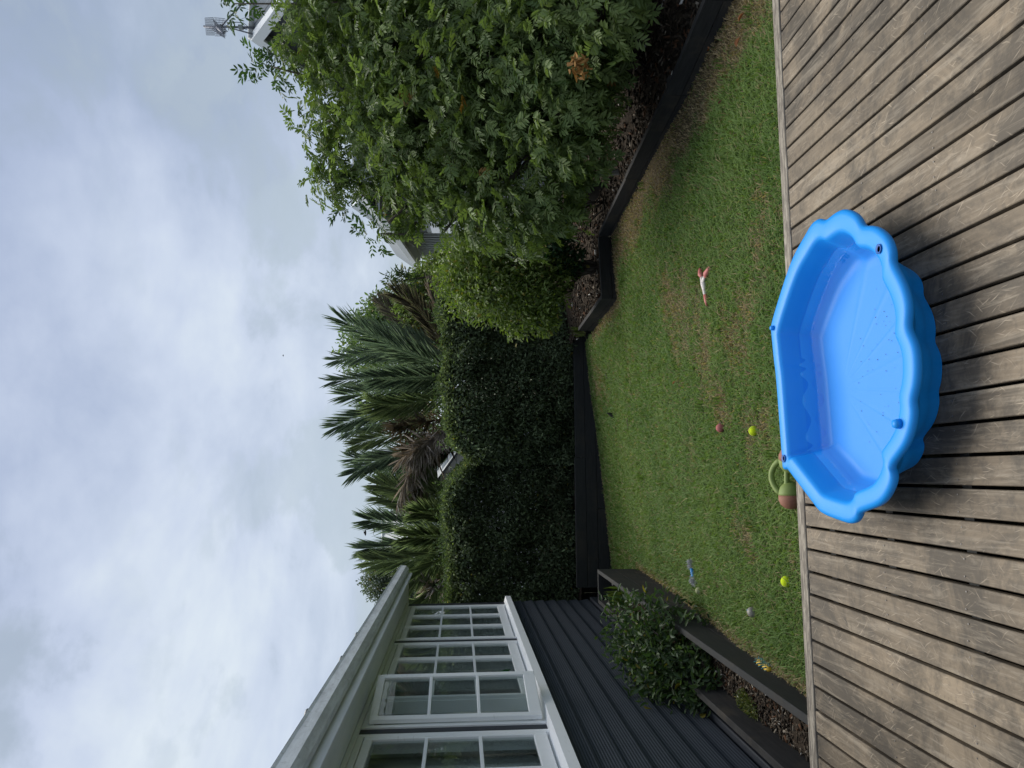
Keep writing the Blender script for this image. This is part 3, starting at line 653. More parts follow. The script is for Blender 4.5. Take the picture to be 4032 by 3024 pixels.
rings = [ring(.735, .502), ring(.75, .52), ring(.86, .648)] + [ring(s, z) for s, z in prof] + [ring(.832, .62, fl), ring(.80, .575, fl), ring(.755, .528, fl), ring(.72, .516)]
fc = np.array([-.02, 3.00])
rb = np.zeros(NP)
for ci_ in cusp[1:8]:
    for d_, hgt in ((-1,.0006), (0,.001), (1,.0006)): rb[(ci_+d_) % NP] = hgt
base = ring(.72, .516)
for t in (.93, .8, .62, .42, .22, .08):
    r = base.copy(); r[:, :2] = fc + (base[:, :2]-fc)*t; r[:, 2] = .516 + rb*min(1, t*1.4); rings.append(r)
V = np.concatenate(rings); F = []
for k in range(len(rings)-1):
    i = np.arange(NP); j = (i+1) % NP; F.append(np.stack([k*NP+i, k*NP+j, (k+1)*NP+j, (k+1)*NP+i], 1))
F = np.concatenate(F)
mb = MB(); mb.add(V, F.tolist(), True); last = len(rings)-1
mb.add(rings[-1], [tuple(range(NP))], True); mb.add(rings[0], [tuple(range(NP))[::-1]], True)
pool = empty('paddling_pool', (float(cc[0]), float(cc[1]), .5)); tag(pool, 'blue plastic clam shell paddling pool holding shallow water on the deck', 'paddling pool')
def child(o, root):
    o.parent = root; o.matrix_parent_inverse = Matrix.Translation(-root.location); return o
shell = child(mb.build('shell', M_pool), pool)
bm = bmesh.new(); bm.from_mesh(shell.data); bmesh.ops.recalc_face_normals(bm, faces=bm.faces); bm.to_mesh(shell.data); bm.free()
for q, k in ((o4(1255, 525), 1.0), (o3(284, 1156), .7)):
    p = atz(*q, ZR+.002); child(MB().lathe([(.016*k, 0), (.015*k, .012*k), (.012*k, .02*k), (0, .022*k)], p, 14).build('peg', M_pool), pool)
M_poold = mat('painted_hole_shade', (.006,.09,.36), .5)  # darker blue of the shell, painting the shade inside each peg hole
for q in (o3(1096, 548), o4(364, 792)):
    p = atz(*q, ZR+.0035); child(MB().lathe([(.015, 0), (.017, .003), (.012, .003), (.010, 0)], p, 14).build('peg_hole', M_poold), pool)
wr = ring(.818, .60)
wat = MB().add(wr, [tuple(range(NP)) if np.sum(ctr[:,0]*np.roll(ctr[:,1],-1)-ctr[:,1]*np.roll(ctr[:,0],-1)) > 0 else tuple(range(NP))[::-1]]).build('water', M_water); tag(wat, 'clear shallow water lying in the blue shell pool', kind='structure')
specks = MB()
for i in range(70):
    a = random.random()*6.28; r_ = math.sqrt(random.random())*.26; p = (.05+math.cos(a)*r_*1.3, 2.66+math.sin(a)*r_*.8, .5185); specks.blob(p, random.uniform(.0012, .0026), .3, 5, 3, .4)
o = child(specks.build('grit', mat('dark_grit', (.03,.035,.04), .9)), pool); tag(o, kind='stuff')

# ------------------------------------------------------------------ toys on the lawn
def lz(x, y): return float(lawn_z(x, y))
def on_lawn(x, y, up=0.0):                                  # where the ray through this point of the view meets the lawn
    z = .3
    for _ in range(8): p = atz(x, y, z); z = lz(p[0], p[1]) + up
    return atz(x, y, z)
M_tennis = felt('yellow_felt', (.52,.66,.02), (.40,.54,.02)); M_pale = felt('worn_felt', (.36,.38,.22), (.27,.28,.17)); M_seam = mat('seam_rubber', (.24,.30,.06), .7)
def tennis(name, x, y, r, m, label, grp=None, seam=True, rot=0.3):
    p = on_lawn(x, y, r*.6); root = empty(name, p); tag(root, label, 'ball', grp)
    MB().blob((0,0,0), r, 0, 24, 16).build('felt_cover', m, root)
    if seam:
        pts = []
        for k in range(61):
            t = k/60*2*math.pi; q = Vector((math.cos(t)+.42*math.cos(3*t), math.sin(t)-.42*math.sin(3*t), 1.28*math.sin(2*t))).normalized()*r*1.0
            pts.append(q)
        s_ = MB().tube(pts, r*.045, 5).build('seam', M_seam, root); s_.rotation_euler = (rot, .8, rot*2)
    return root
tennis('tennis_ball', 2968, 1697, .0285, M_tennis, 'bright yellow tennis ball on the grass just behind the blue pool', 'tennis balls on the lawn', True, .3)
tb2 = tennis('tennis_ball', 3097, 2290, .0295, M_tennis, 'bright yellow tennis ball with a dark split close to the deck edge board', 'tennis balls on the lawn', True, 1.4)
tear = MB().blob((.012, -.022, -.010), .010, .5, 8, 6, .6).build('split', mat('split_rubber', (.02,.025,.015), .9), tb2)
tennis('tennis_ball', 2752, 2326, .028, M_pale, 'faded cream tennis ball lying beside the blue and white rope toy', 'tennis balls on the lawn', True, 2.2)
gb_ = tennis('toy_ball', 2962, 2410, .031, mat('grey_rubber', (.21,.20,.17), .5, build=lambda t, p: t.links.new(mixc_(t, ramp(t, noise(t, coords(t), 35, 4, .6), [(.42,0.0),(.62,.8)]), (.25,.24,.205), (.12,.115,.10)), p.inputs['Base Color'])), 'dirty grey toy ball with a small blue mark in the grass', None, False)
MB().blob((.006, .016, .021), .009, .2, 8, 6, .6).build('blue_mark', mat('blue_rubber_mark', (.06,.25,.60), .5), gb_)
pk = tennis('toy_ball', 2836, 1685, .028, felt('pink_rubber', (.40,.15,.14), (.30,.10,.095), 90), 'dull pink toy ball half sunk in the grass behind the pool', None, False)
MB().blob((.028, .008, -.006), .014, .5, 8, 6, .6).build('torn_lip', mat('dark_torn_rubber', (.03,.02,.02), .9), pk)
# rope toy
a, b = on_lawn(2720, 2212, .022), on_lawn(2735, 2296, .022); mid = (a+b)/2; ax = unit(b-a); Ln = float(np.linalg.norm(b-a))
rt = empty('rope_toy', mid); tag(rt, 'dog rope toy with blue rubber middle and frayed grey white ends', 'dog toy')
M_blueR = mat('blue_rubber', (.012,.20,.50), .45); M_rope = leaf_mat('frayed_cotton', .95, .1, (1, 1, 1), .1)
side = unit(np.cross(ax, [0,0,1])); pts = []; rad = []
for k in range(13):
    t = k/12-.5; pts.append(ax*t*Ln*.40); rad.append(.014 + .005*abs(math.sin(k*math.pi/3)))
MB().tube(pts, rad, 12).build('rubber_grip', M_blueR, rt)
for sgn in (-1, 1):
    n = 420; c = ax*sgn*Ln*.36
    d = unit(RNG.normal(0, 1, (n, 3)) + ax*sgn*.5); p = c + RNG.normal(0, .006, (n, 3)) + ax*sgn*RNG.uniform(-.016, .020, (n, 1)); l = RNG.uniform(.018, .042, n)
    t = RNG.uniform(.42, .74, (n, 1)); V, F, C = leaf_arrays(p, d, unit(RNG.normal(0, 1, (n, 3))), l, np.full(n, .005), np.concatenate([t*.98, t, t*1.04], 1), .3, .4)
    kn = MB().blob(tuple(c*.88), .019, .35, 12, 8); vb = len(V)
    V = np.concatenate([V, np.array(kn.v)]); F = np.concatenate([F, np.array([f if len(f) == 4 else f + f[-1:] for f in kn.f]) + vb]); C = np.concatenate([C, np.full((len(kn.v), 3), .5)])
    link('rope_end', np_mesh('rope_end', V, F, C), M_rope, rt)
# forked chew toy
M_pinkw = mat('chewed_white_nylon', (.62,.56,.52), .5, build=lambda t, p: t.links.new(mixc_(t, ramp(t, noise(t, coords(t, (40, 12, 40)), 1, 4, .6), [(.5,0.0),(.62,.7)]), (.66,.61,.58), (.28,.20,.19)), p.inputs['Base Color'])); M_pink = mat('salmon_pink_rubber', (.46,.13,.115), .6)
P = lambda x, y: on_lawn(x, y, .016)
end, fk, t1, t2, mid1 = P(2784,1205), P(2772,1108), P(2757,1062), P(2793,1056), P(2776,1150)
ck = empty('chew_toy', fk); tag(ck, 'forked dog chew with a white stem and salmon pink tips on the lawn', 'dog toy')
def rel(*ps): return [tuple(q-fk) for q in ps]
lerp = lambda a, b, t: a+(b-a)*t
up_ = np.array([0,0,.006])
MB().tube(rel(lerp(fk, end, .62), lerp(fk, end, .35)+up_*.5, lerp(fk,end,.1)+up_, lerp(fk, t1, .3)+up_), [.014,.016,.019,.014], 10).build('stem', M_pinkw, ck)
MB().tube(rel(lerp(fk,end,.02)+up_, lerp(fk, t2, .3)+up_, lerp(fk,t2,.5)), [.015,.015,.012], 10).build('stem', M_pinkw, ck)
MB().tube(rel(lerp(fk, end, .55), lerp(fk, end, .8), end), [.0165,.015,.007], 10).build('tip', M_pink, ck)
for tq in (t1, t2): MB().tube(rel(lerp(fk, tq, .28), lerp(fk, tq, .6)+up_, lerp(fk, tq, .9), tq+(tq-fk)*.12), [.013,.021,.017,.006], 10).build('tip', M_pink, ck)
# yellow bristle toy
a, b = on_lawn(2988, 2606, .02), on_lawn(3030, 2638, .02); mid = (a+b)/2; ax = unit(b-a); Ln = float(np.linalg.norm(b-a)); sx = unit(np.cross(ax, [0,0,1])); sz = np.cross(sx, ax)
yt = empty('bristle_toy', mid); tag(yt, 'yellow knobbly dog toy with blue bristles against the black planter box', 'dog toy')
M_yel = mat('yellow_rubber', (.62,.40,.03), .5); M_tl = mat('teal_bristle', (.05,.22,.26), .6)
for sgn in (-1, 1): MB().tube([ax*sgn*Ln*.06, ax*sgn*Ln*.18, ax*sgn*Ln*.42, ax*sgn*Ln*.52], [.015,.021,.021,.012], 12).build('yellow_lobe', M_yel, yt)
br = MB()
for k in range(15):
    t = (k/14-.5)*Ln
    for an in range(8):
        q = ax*t + (sx*math.cos(an*.785+k)+sz*math.sin(an*.785+k))*.018; br.tube([q, q*1.0 + (q-ax*t)*.75], [.0035,.0015], 5)
br.build('bristles', M_tl, yt)
# tug toy behind the pool
kb = empty('tug_toy', (-.46, 3.68, .43)); tag(kb, 'green and terracotta dog tug toy with a looped handle between pool and deck edge', 'dog toy')
M_green = mat('dull_green_rubber', (.16,.22,.05), .65); M_terra = mat('terracotta_rubber', (.24,.105,.065), .75)
for sgn, ang in ((-1, .1), (1, -.2)):
    cx = sgn*.088; g_ = MB(); t_ = MB()
    prof = [(0,-.070),(.030,-.062),(.050,-.040),(.058,-.012),(.0585,0)]; n = 18
    pr2 = [(.0588,-.001),(.059,.02),(.050,.045),(.030,.062),(0,.068)]
    for M__, pf, bmx in ((M_terra, pr2, t_), (M_green, prof, g_)):
        bmx.lathe(pf, (0,0,0), n); o = bmx.build('lobe', M__, kb); o.location = (cx, 0, -.005); o.rotation_euler = (0, sgn*(math.pi/2), ang)
def arc(a, b, lift, back, n=12):
    return [(a[0]+(b[0]-a[0])*i/n, a[1]+(b[1]-a[1])*i/n+back*math.sin(math.pi*i/n)**.7, a[2]+(b[2]-a[2])*i/n+lift*math.sin(math.pi*i/n)**.7) for i in range(n+1)]
MB().tube(arc((-.085,.03,.03), (.085,.03,.03), .028, .056), .0145, 12).build('handle', M_green, kb)
MB().tube(arc((-.08,-.01,.02), (.08,-.01,.02), -.005, .012), .013, 10).build('handle', M_green, kb)
# little things
p = on_lawn(2418, 1637, .0); cn = MB().lathe([(.0,0),(.032,0),(.034,.006),(.026,.03),(.012,.07),(.006,.10),(0,.102)], (0,0,0), 12).build('garden_spike', mat('black_plastic', (.012,.012,.014), .5)); cn.location = p; cn.rotation_euler = (.25, .35, 0)
tag(cn, 'small black plastic cone sticking out of the far lawn', 'garden spike')
for q, lb in (((2472, 1645, 2476, 1690), 'dark broken stick lying on the lawn near the black plastic cone'), ((2388, 1470, 2392, 1490), 'short dark stick on the lawn close to the back wall')):
    a, b = on_lawn(q[0], q[1], .012), on_lawn(q[2], q[3], .012); c = (a+b)/2
    o = MB().tube([a-c, (a-c)*.4+np.array([0,0,.01]), (b-c)*.4, b-c+np.array([0,0,.006])], [.007,.010,.012,.006], 7).build('stick', M_bark); o.location = c; tag(o, lb, 'stick')
def one_leaf(ln, wd, col):
    n = 1; return np_mesh('dead_leaf', *leaf_arrays(np.zeros((1,3)), np.array([[1.,0,0]]), np.array([[0,0,1.]]), np.array([ln]), np.array([wd]), np.array([col]), .5, -.2))
for q, s_, lb in (((2931, 48), .055, 'curled orange dead leaf on the grass near the top corner of the lawn'), ((2914, 145), .06, 'broad orange brown dead leaf on the grass beside the dry strip'), ((2791, 200), .05, 'brown dead leaf against the foot of the black garden wall'), ((2660, 1500), .035, 'tiny dry leaf among the straw patches in mid lawn'), ((2842, 395), .03, 'small dark red leaf in the middle of the green lawn')):
    o = link('dead_leaf', one_leaf(s_, s_*.6, (.26,.11,.045) if s_ > .032 else (.10,.03,.02)), M_dry); o.location = on_lawn(*q, .03); o.rotation_euler = (random.uniform(-.4,.4), random.uniform(-.5,.1), random.random()*6); tag(o, lb, 'leaf', 'dead leaves on the lawn')

# ------------------------------------------------------------------ planting
def foliage_pts(blobs, n, shell=(.55, 1.05), keep_in=.55, squash=1.0):
    B = np.array([(*b[:3], b[3]) for b in blobs]); wgt = B[:,3]**2; k = RNG.choice(len(B), n, p=wgt/wgt.sum())
    d = unit(RNG.normal(0, 1, (n, 3))); r = B[k,3]*(shell[0] + (shell[1]-shell[0])*RNG.uniform(0, 1, n)**.6)
    r = r*(1 + .22*(vnoise(d[:,0]*3+k*7, d[:,2]*3+d[:,1]*2, .55, 21)-.5)*2)
    p = B[k,:3] + d*r[:,None]*np.array([1,1,squash])
    dist = np.linalg.norm(p[:,None,:]-B[None,:,:3], axis=2)/B[None,:,3]; ok = dist.min(1) > keep_in
    return p[ok], d[ok], k[ok]
def leaf_frames(d, droop=.35, rnd=.6):
    n = len(d); dr = unit(d*.55 + RNG.normal(0, rnd, (n,3)) - np.array([0,0,droop])); nr = unit(d*.45 + np.array([0,0,.75]) + RNG.normal(0, .38, (n,3))); return dr, nr
def stems(name, base, blobs, r0, root, m=M_bark, wob=.06):
    mb = MB(); base = np.array(base)
    for b in blobs:
        c = np.array(b[:3]); n = 6; pts = []
        for i in range(n+1):
            t = i/n; q = base + (c-base)*np.array([t**1.25, t**1.25, t]); q = q + RNG.normal(0, wob, 3)*math.sin(math.pi*t); pts.append(q-np.array(root.location))
        mb.tube(pts, [r0*(1-.85*i/n) for i in range(n+1)], 7)
        for _ in range(5):
            t = random.uniform(.55, 1); k = int(t*n); st = pts[k]; e_ = st + unit(RNG.normal(0,1,3)+[0,0,.5])*b[3]*random.uniform(.5,.95)
            mb.tube([st, (st+e_)/2+RNG.normal(0,.03,3), e_], [r0*.22, r0*.15, r0*.05], 5)
    return mb.build(name, m, root)

# -- big pinnate-leaved tree on the right
k_ = 1.8228
def bl(x, y, Y, r): p = at(x*k_, y*k_, Y); return (p[0], p[1], p[2], r)
TB = [bl(735,55,7.0,.52), bl(800,200,7.0,.55), bl(800,310,7.0,.44), bl(890,385,7.2,.34), bl(905,120,6.5,.6), bl(935,290,6.5,.6), bl(990,415,6.9,.36), bl(1085,150,6.0,.6), bl(1100,340,6.3,.56), bl(1200,70,5.5,.46), bl(1195,255,5.75,.42), bl(1175,420,6.4,.36), bl(838,480,7.1,.13), bl(905,478,7.0,.08), bl(960,500,6.9,.09), bl(1285,20,5.1,.30), bl(1030,490,6.7,.22), bl(800,-110,7,.65), bl(980,-110,6.5,.7), bl(1180,-90,5.8,.6), bl(900,250,7.6,.6), bl(1050,250,7.0,.6), bl(1200,170,6.6,.5), bl(668,120,7.3,.26), bl(1040,60,6.9,.55), bl(705,0,7.0,.34), bl(1130,500,6.6,.22), bl(690,270,7.1,.22), bl(705,395,7.2,.18), bl(1262,150,5.6,.24), bl(1255,330,6.0,.20)]
base = np.array([2.95, 6.6, .5]); tree = empty('leafy_tree', base); tag(tree, 'large spreading tree with glossy pinnate leaves over the mulch bed on the right', 'tree')
stems('trunk', base, TB, .075, tree, wob=.08)
for st_, e_ in (((725,0),(1390,75)),):
    pass
p, d, k = foliage_pts(TB, 13500, (.45, 1.08), .42)
dr, nr = leaf_frames(d, .35, .5); n = len(p); ln = RNG.uniform(.105, .185, n)
col = leaf_cols(n, (.085,.130,.040), (.175,.235,.080), .008, (.22,.12,.03))
# the showing ones as single leaves
dist = np.linalg.norm(p - np.array([0,0,HC]), axis=1); u_ = p[:,0]/p[:,1]; front = (u_ < .50) & (((p - np.array([0,0,HC])) * d).sum(1) < 0)
order = np.argsort(np.where(front, dist, 99)); pick = order[:290]; rest = np.ones(n, bool); rest[pick] = False
V, F, C = pinnate(p[rest], dr[rest], nr[rest], ln[rest], col[rest]); fo = link('foliage', np_mesh('foliage', V - base, F, C), M_leaf, tree); tag(fo, kind='stuff')
var = []
for j in range(10):
    V, F, C = pinnate(np.zeros((1,3)), np.array([[0,1.,0]]), np.array([[0,0,1.]]), np.array([1.0]), leaf_cols(1, (.09,.14,.044), (.185,.245,.085), 0), pairs=4 + (j % 2)); me = np_mesh('leaf', V, F, C); me.materials.append(M_leaf); var.append(me)
for i in pick:
    y_ = Vector(dr[i]); x_ = y_.cross(Vector(nr[i])).normalized(); z_ = x_.cross(y_)
    o = bpy.data.objects.new('leaf', var[random.randrange(10)]); COL.objects.link(o); o.parent = tree
    o.matrix_local = Matrix.Translation(Vector(p[i]-base)) @ Matrix((x_, y_, z_)).transposed().to_4x4() @ Matrix.Scale(float(ln[i]), 4)
# a bunch of dead orange leaves
pd = at(1250*k_, 140*k_, 4.88); n = 40
V, F, C = leaf_arrays(pd + RNG.normal(0, .035, (n,3)), unit(RNG.normal(0,1,(n,3))-[0,0,.8]), unit(RNG.normal(0,1,(n,3))), RNG.uniform(.04,.075,n), RNG.uniform(.018,.03,n), leaf_cols(n, (.20,.10,.03), (.34,.19,.06), 0), .3, .4)
o = link('dead_leaf_bunch', np_mesh('dead_leaf_bunch', V-base, F, C), M_dry, tree); o['label'] = 'bunch of dead orange brown leaves'

def shrub(name, blobs, n, leaf, c1, c2, base, label, cat, m=M_leaf, r0=.02, shell=(.35,1.05), keep=.3, ratio=.45, droop=.2, yellow=.02, ycol=(.20,.17,.03), grp=None, rnd=.7):
    base = np.array(base); root = empty(name, base); tag(root, label, cat, grp)
    if r0: stems('stem', base, blobs, r0, root)
    p, d, k = foliage_pts(blobs, n, shell, keep); dr, nr = leaf_frames(d, droop, rnd); nn = len(p); l = RNG.uniform(leaf*.65, leaf*1.2, nn)
    V, F, C = leaf_arrays(p, dr, nr, l, l*ratio*RNG.uniform(.85,1.15,nn), leaf_cols(nn, c1, c2, yellow, ycol)); o = link('foliage', np_mesh('foliage', V-base, F, C), m, root); tag(o, kind='stuff'); return root
# lime shrub
LB = [bl(1010,575,8.9,.36), bl(1065,635,8.7,.38), bl(1150,635,8.6,.36), bl(1120,560,8.9,.40), bl(1175,695,8.7,.18), bl(1195,590,8.7,.28), bl(1010,640,9.1,.30), bl(1115,690,8.8,.24), bl(970,600,9.3,.22), bl(1040,540,9.0,.3)]
shrub('lime_shrub', LB, 11000, .062, (.08,.13,.03), (.19,.25,.065), (1.35, 8.75, .45), 'yellow green bushy shrub in the bed between the dark hedge and the big tree', 'shrub', r0=.028, yellow=.02)
# ivy-like dark plant
IB = [bl(1185,500,8.3,.26), bl(1215,440,8.0,.22), bl(1225,560,8.6,.2), bl(1140,470,8.5,.28)]
shrub('ivy_bush', IB, 3800, .05, (.012,.04,.014), (.03,.075,.022), (2.0, 8.3, .46), 'dark ivy like bush in the shade at the foot of the lime shrub', 'shrub', r0=.012, ratio=.75)
# hedges
def hedge(label, xr, tops, Y0_, th, n, leaf=.060, root_name='hedge', ends=(True, True)):
    """clipped block of leaves; tops: list of (x, z) along its length"""
    X0, X1 = xr; base = np.array([(X0+X1)/2, Y0_+th/2, .40]); root = empty(root_name, base); tag(root, label, 'hedge', 'dark clipped hedges above the back wall')
    tx = np.array([t[0] for t in tops]); tz = np.array([t[1] for t in tops])
    def top(x): return np.interp(x, tx, tz)
    x = RNG.uniform(X0, X1, n); zt_ = top(x); face = RNG.uniform(0, 1, n)
    z = .36 + (zt_-.36)*RNG.uniform(0, 1, n); yy = Y0_ + th*RNG.uniform(0, 1, n)**1.35
    kt = face < .22; z[kt] = (zt_[kt] - np.abs(RNG.normal(0, .07, kt.sum()))); yy[kt] = Y0_ + th*RNG.uniform(0, 1, kt.sum())
    bulge = (vnoise(x, z, .55, 31)-.5)*.42 + (vnoise(x, z, .2, 32)-.5)*.24
    rnd_ = np.clip((z-(zt_-.30))/.30, 0, 1)**2*.22 + np.clip((.62-z)/.3, 0, 1)*.10
    edge = np.minimum((x-X0) if ends[0] else 9.0+0*x, (X1-x) if ends[1] else 9.0+0*x); rnd_ = rnd_ + np.clip((.28-edge)/.28, 0, 1)**2*.25
    y = yy + bulge + rnd_ + .11*(x-base[0]) + RNG.normal(0, .02, n); z = z + (vnoise(x, y, .3, 33)-.5)*.16*np.clip((z-1.2), 0, 1)
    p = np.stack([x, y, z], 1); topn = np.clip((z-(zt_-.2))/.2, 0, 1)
    d = unit(np.stack([RNG.normal(0,.5,n), -(1-topn*.8) + RNG.normal(0,.4,n), topn*1.2 + RNG.normal(.25,.45,n)], 1)); dr, nr = leaf_frames(d, .12, .75); l = RNG.uniform(leaf*.6, leaf*1.2, n)
    c = leaf_cols(n, (.050,.072,.040), (.115,.150,.078), .004); hi = RNG.uniform(0,1,n) < .10; c[hi] = c[hi]*1.9; tp = (topn > .3) & (RNG.uniform(0,1,n) < .45); c[tp] = c[tp]*np.array([2.0,1.9,1.6])  # leaf colours lifted: scattered ones as highlights, top ones as lit from above
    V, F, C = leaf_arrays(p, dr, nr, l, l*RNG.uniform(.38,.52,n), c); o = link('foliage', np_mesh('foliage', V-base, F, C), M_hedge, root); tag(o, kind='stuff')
    ns_ = 90; sx_ = RNG.uniform(X0+.1, X1-.1, ns_); b0_ = np.stack([sx_, Y0_+RNG.uniform(.1, .8, ns_)+.11*(sx_-base[0]), top(sx_)-.04], 1); hs_ = RNG.uniform(.05, .24, ns_); lean_ = RNG.normal(0, .3, (ns_, 3))*[1,1,0]+[0,0,1]
    i_ = RNG.integers(0, ns_, ns_*9); t_ = RNG.uniform(0, 1, ns_*9)[:, None]; pp = b0_[i_]+lean_[i_]*hs_[i_][:, None]*t_; dd = unit(RNG.normal(0, 1, (ns_*9, 3))+[0,0,.6]); l_ = RNG.uniform(.035, .06, ns_*9)
    V, F, C = leaf_arrays(pp, dd, unit(RNG.normal(0, .5, (ns_*9, 3))+[0,-.3,1]), l_, l_*.45, leaf_cols(ns_*9, (.05,.085,.03), (.12,.17,.06), .01)); o = link('shoots', np_mesh('shoots', V-base, F, C), M_hedge, root); tag(o, kind='stuff')
    for k in range(int((X1-X0)*3)):
        mb = MB()
        xx = X0+.15+(X1-X0-.3)*random.random(); b0 = Vector((xx-base[0], .11*(xx-base[0]), 0)); zt1 = float(top(xx))-.5-base[2]
        m1 = b0 + Vector((random.uniform(-.2,.2), random.uniform(-.1,.05), zt1*.5)); e_ = m1 + Vector((random.uniform(-.2,.2), random.uniform(-.1,.1), zt1*.45))
        mb.tube([b0, m1, e_], [.028,.018,.008], 6)
        for _ in range(5):
            s_ = m1.lerp(e_, random.random()) if random.random() < .6 else b0.lerp(m1, random.uniform(.4, 1)); mb.tube([s_, s_+Vector((random.uniform(-.2,.2), random.uniform(-.34,-.1), random.uniform(-.05,.2)))], [.008,.003], 5)
        mb.build('stem', M_bark, root)
def hx(u, Y=11.0): return (u-1512)/FPX*Y
def hz(v, Y=11.0): return HC - (v-1810)/FPX*Y
hedge('clipped dark green hedge on the back wall beside the lime shrub', (hx(1205), hx(1900)), [(hx(1205),hz(1870)), (hx(1230),hz(1825)), (hx(1275),hz(1775)), (hx(1400),hz(1755)), (hx(1480),hz(1742)), (hx(1620),hz(1748)), (hx(1700),hz(1760)), (hx(1800),hz(1725)), (hx(1900),hz(1745))], 10.75, 1.15, 76000, ends=(False, True))
hedge('clipped dark green hedge on the back wall between palms and house corner', (hx(560), hx(1240)), [(hx(560),hz(1800)), (hx(660),hz(1772)), (hx(760),hz(1765)), (hx(850),hz(1752)), (hx(1000),hz(1745)), (hx(1100),hz(1760)), (hx(1160),hz(1800)), (hx(1205),hz(1845)), (hx(1240),hz(1880))], 10.80, 1.15, 76000, ends=(True, False))

# planter bush
def pw(x, y, Y, r): p = at(x, y, Y); return (p[0], p[1], p[2], r)
PB = [pw(2500,2450,6.2,.22), pw(2600,2500,5.9,.27), pw(2590,2590,5.75,.24), pw(2690,2590,5.6,.24), pw(2740,2660,5.35,.19), pw(2650,2690,5.5,.22), pw(2560,2680,5.7,.16), pw(2480,2540,6.1,.15), pw(2790,2720,5.2,.13)]
shrub('leafy_bush', PB, 3600, .065, (.026,.055,.022), (.075,.12,.045), (*hw(-1.33, 5.95)[:2], .27), 'dark green leafy bush spilling out of the planter box beside the house', 'shrub', r0=.012, shell=(.3, 1.35), ratio=.42, droop=.05)
# tuft and ground cover in the planter
def tuft(name, c, n, ln, col, label, cat, spread=.03):
    c = np.array(c); a = RNG.uniform(0, 6.283, n); til = RNG.uniform(.1, .9, n); d = np.stack([np.cos(a)*til, np.sin(a)*til, np.ones(n)], 1)
    V, F, C = leaf_arrays(RNG.normal(0, spread, (n,3))*[1,1,.1], d, unit(np.stack([np.cos(a), np.sin(a), np.full(n,.3)],1)), RNG.uniform(.6,1.1,n)*ln, np.full(n, ln*.05), leaf_cols(n, *col, 0), .2, .35)
    o = link(name, np_mesh(name, V, F, C), M_leaf); o.location = c; tag(o, label, cat)
tuft('grass_tuft', hw(-1.33, 8.35, .24), 60, .24, ((.06,.11,.02),(.16,.21,.05)), 'spiky pale grass tuft at the far end of the planter box', 'grass tuft')
tuft('strap_leaf_plant', at(2330, 1310, 9.7)*[1,1,0]+[0,0,.45], 16, .20, ((.06,.09,.03),(.12,.15,.05)), 'small strappy plant at the tip of the zigzag garden wall', 'plant')
for (q, n, c1, c2, lb) in (((2955,2790), 900, (.05,.075,.02), (.14,.16,.05), 'low mossy green ground cover in the mulch of the planter'), ((2925,2850), 320, (.10,.045,.03), (.20,.10,.055), 'low reddish ground cover plant in the planter mulch')):
    c = atz(q[0], q[1], .27); a = RNG.uniform(0,6.283,n); r_ = RNG.uniform(0,1,n)**.6*.12; p = np.stack([np.cos(a)*r_*.8, np.sin(a)*r_*1.5, RNG.uniform(.0,.035,n)],1)
    p[:, 2] += (c[1]+p[:,1]-3.5)*-.012 ; d = unit(RNG.normal(0,1,(n,3))+[0,0,.8]); V, F, C = leaf_arrays(p, d, unit(RNG.normal(0,.6,(n,3))+[0,0,1]), RNG.uniform(.012,.024,n), RNG.uniform(.006,.01,n), leaf_cols(n, c1, c2, .05))
    o = link('ground_cover', np_mesh('ground_cover', V, F, C), M_leaf); o.location = (c[0], c[1], .285); tag(o, lb, 'ground cover')
# grey stakes in the right bed
M_stake = mat('grey_stake_timber', (.085,.085,.08), .85)
for q, lb in (((2345,365, 2270,365,6.3), 'grey weathered stake leaning in the mulch under the big tree'), ((2410,680, 2330,690,7.1), 'grey weathered stake leaning low where the tree meets the ivy bush'), ((2530,15, 2440,10,5.6), 'grey timber stake at the dark edge of the mulch bed')):
    a, b = at(q[0], q[1], q[4]), at(q[2], q[3], q[4]+.1); a2 = a + (a-b)*.35; o = MB().tube([a2-a, b-a, (b-a)*1.5], [.028,.026,.022], 6, False).build('stake', M_stake); o.location = a; tag(o, lb, 'stake')
# dark boards behind the tree, put in to block the bright horizon
fe = empty('shade_fence', (0,0,0)); tag(fe, 'dark vertical boards put behind the big tree to block the bright horizon', 'shade_fence')
fa, fb = np.array([4.15, 3.2]), np.array([3.15, 10.3]); t = unit(fb-fa); nf = int(np.linalg.norm(fb-fa)/.15)
for k in range(nf):
    p = fa + t*k*.15; q = p + t*.144; nrm = np.array([t[1], -t[0]])*.02
    MB().prism([(p[0],p[1],.4),(q[0],q[1],.4),(q[0]+nrm[0],q[1]+nrm[1],.4),(p[0]+nrm[0],p[1]+nrm[1],.4)], [(p[0],p[1],2.0),(q[0],q[1],2.0),(q[0]+nrm[0],q[1]+nrm[1],2.0),(p[0]+nrm[0],p[1]+nrm[1],2.0)]).build('board', M_black2, fe)

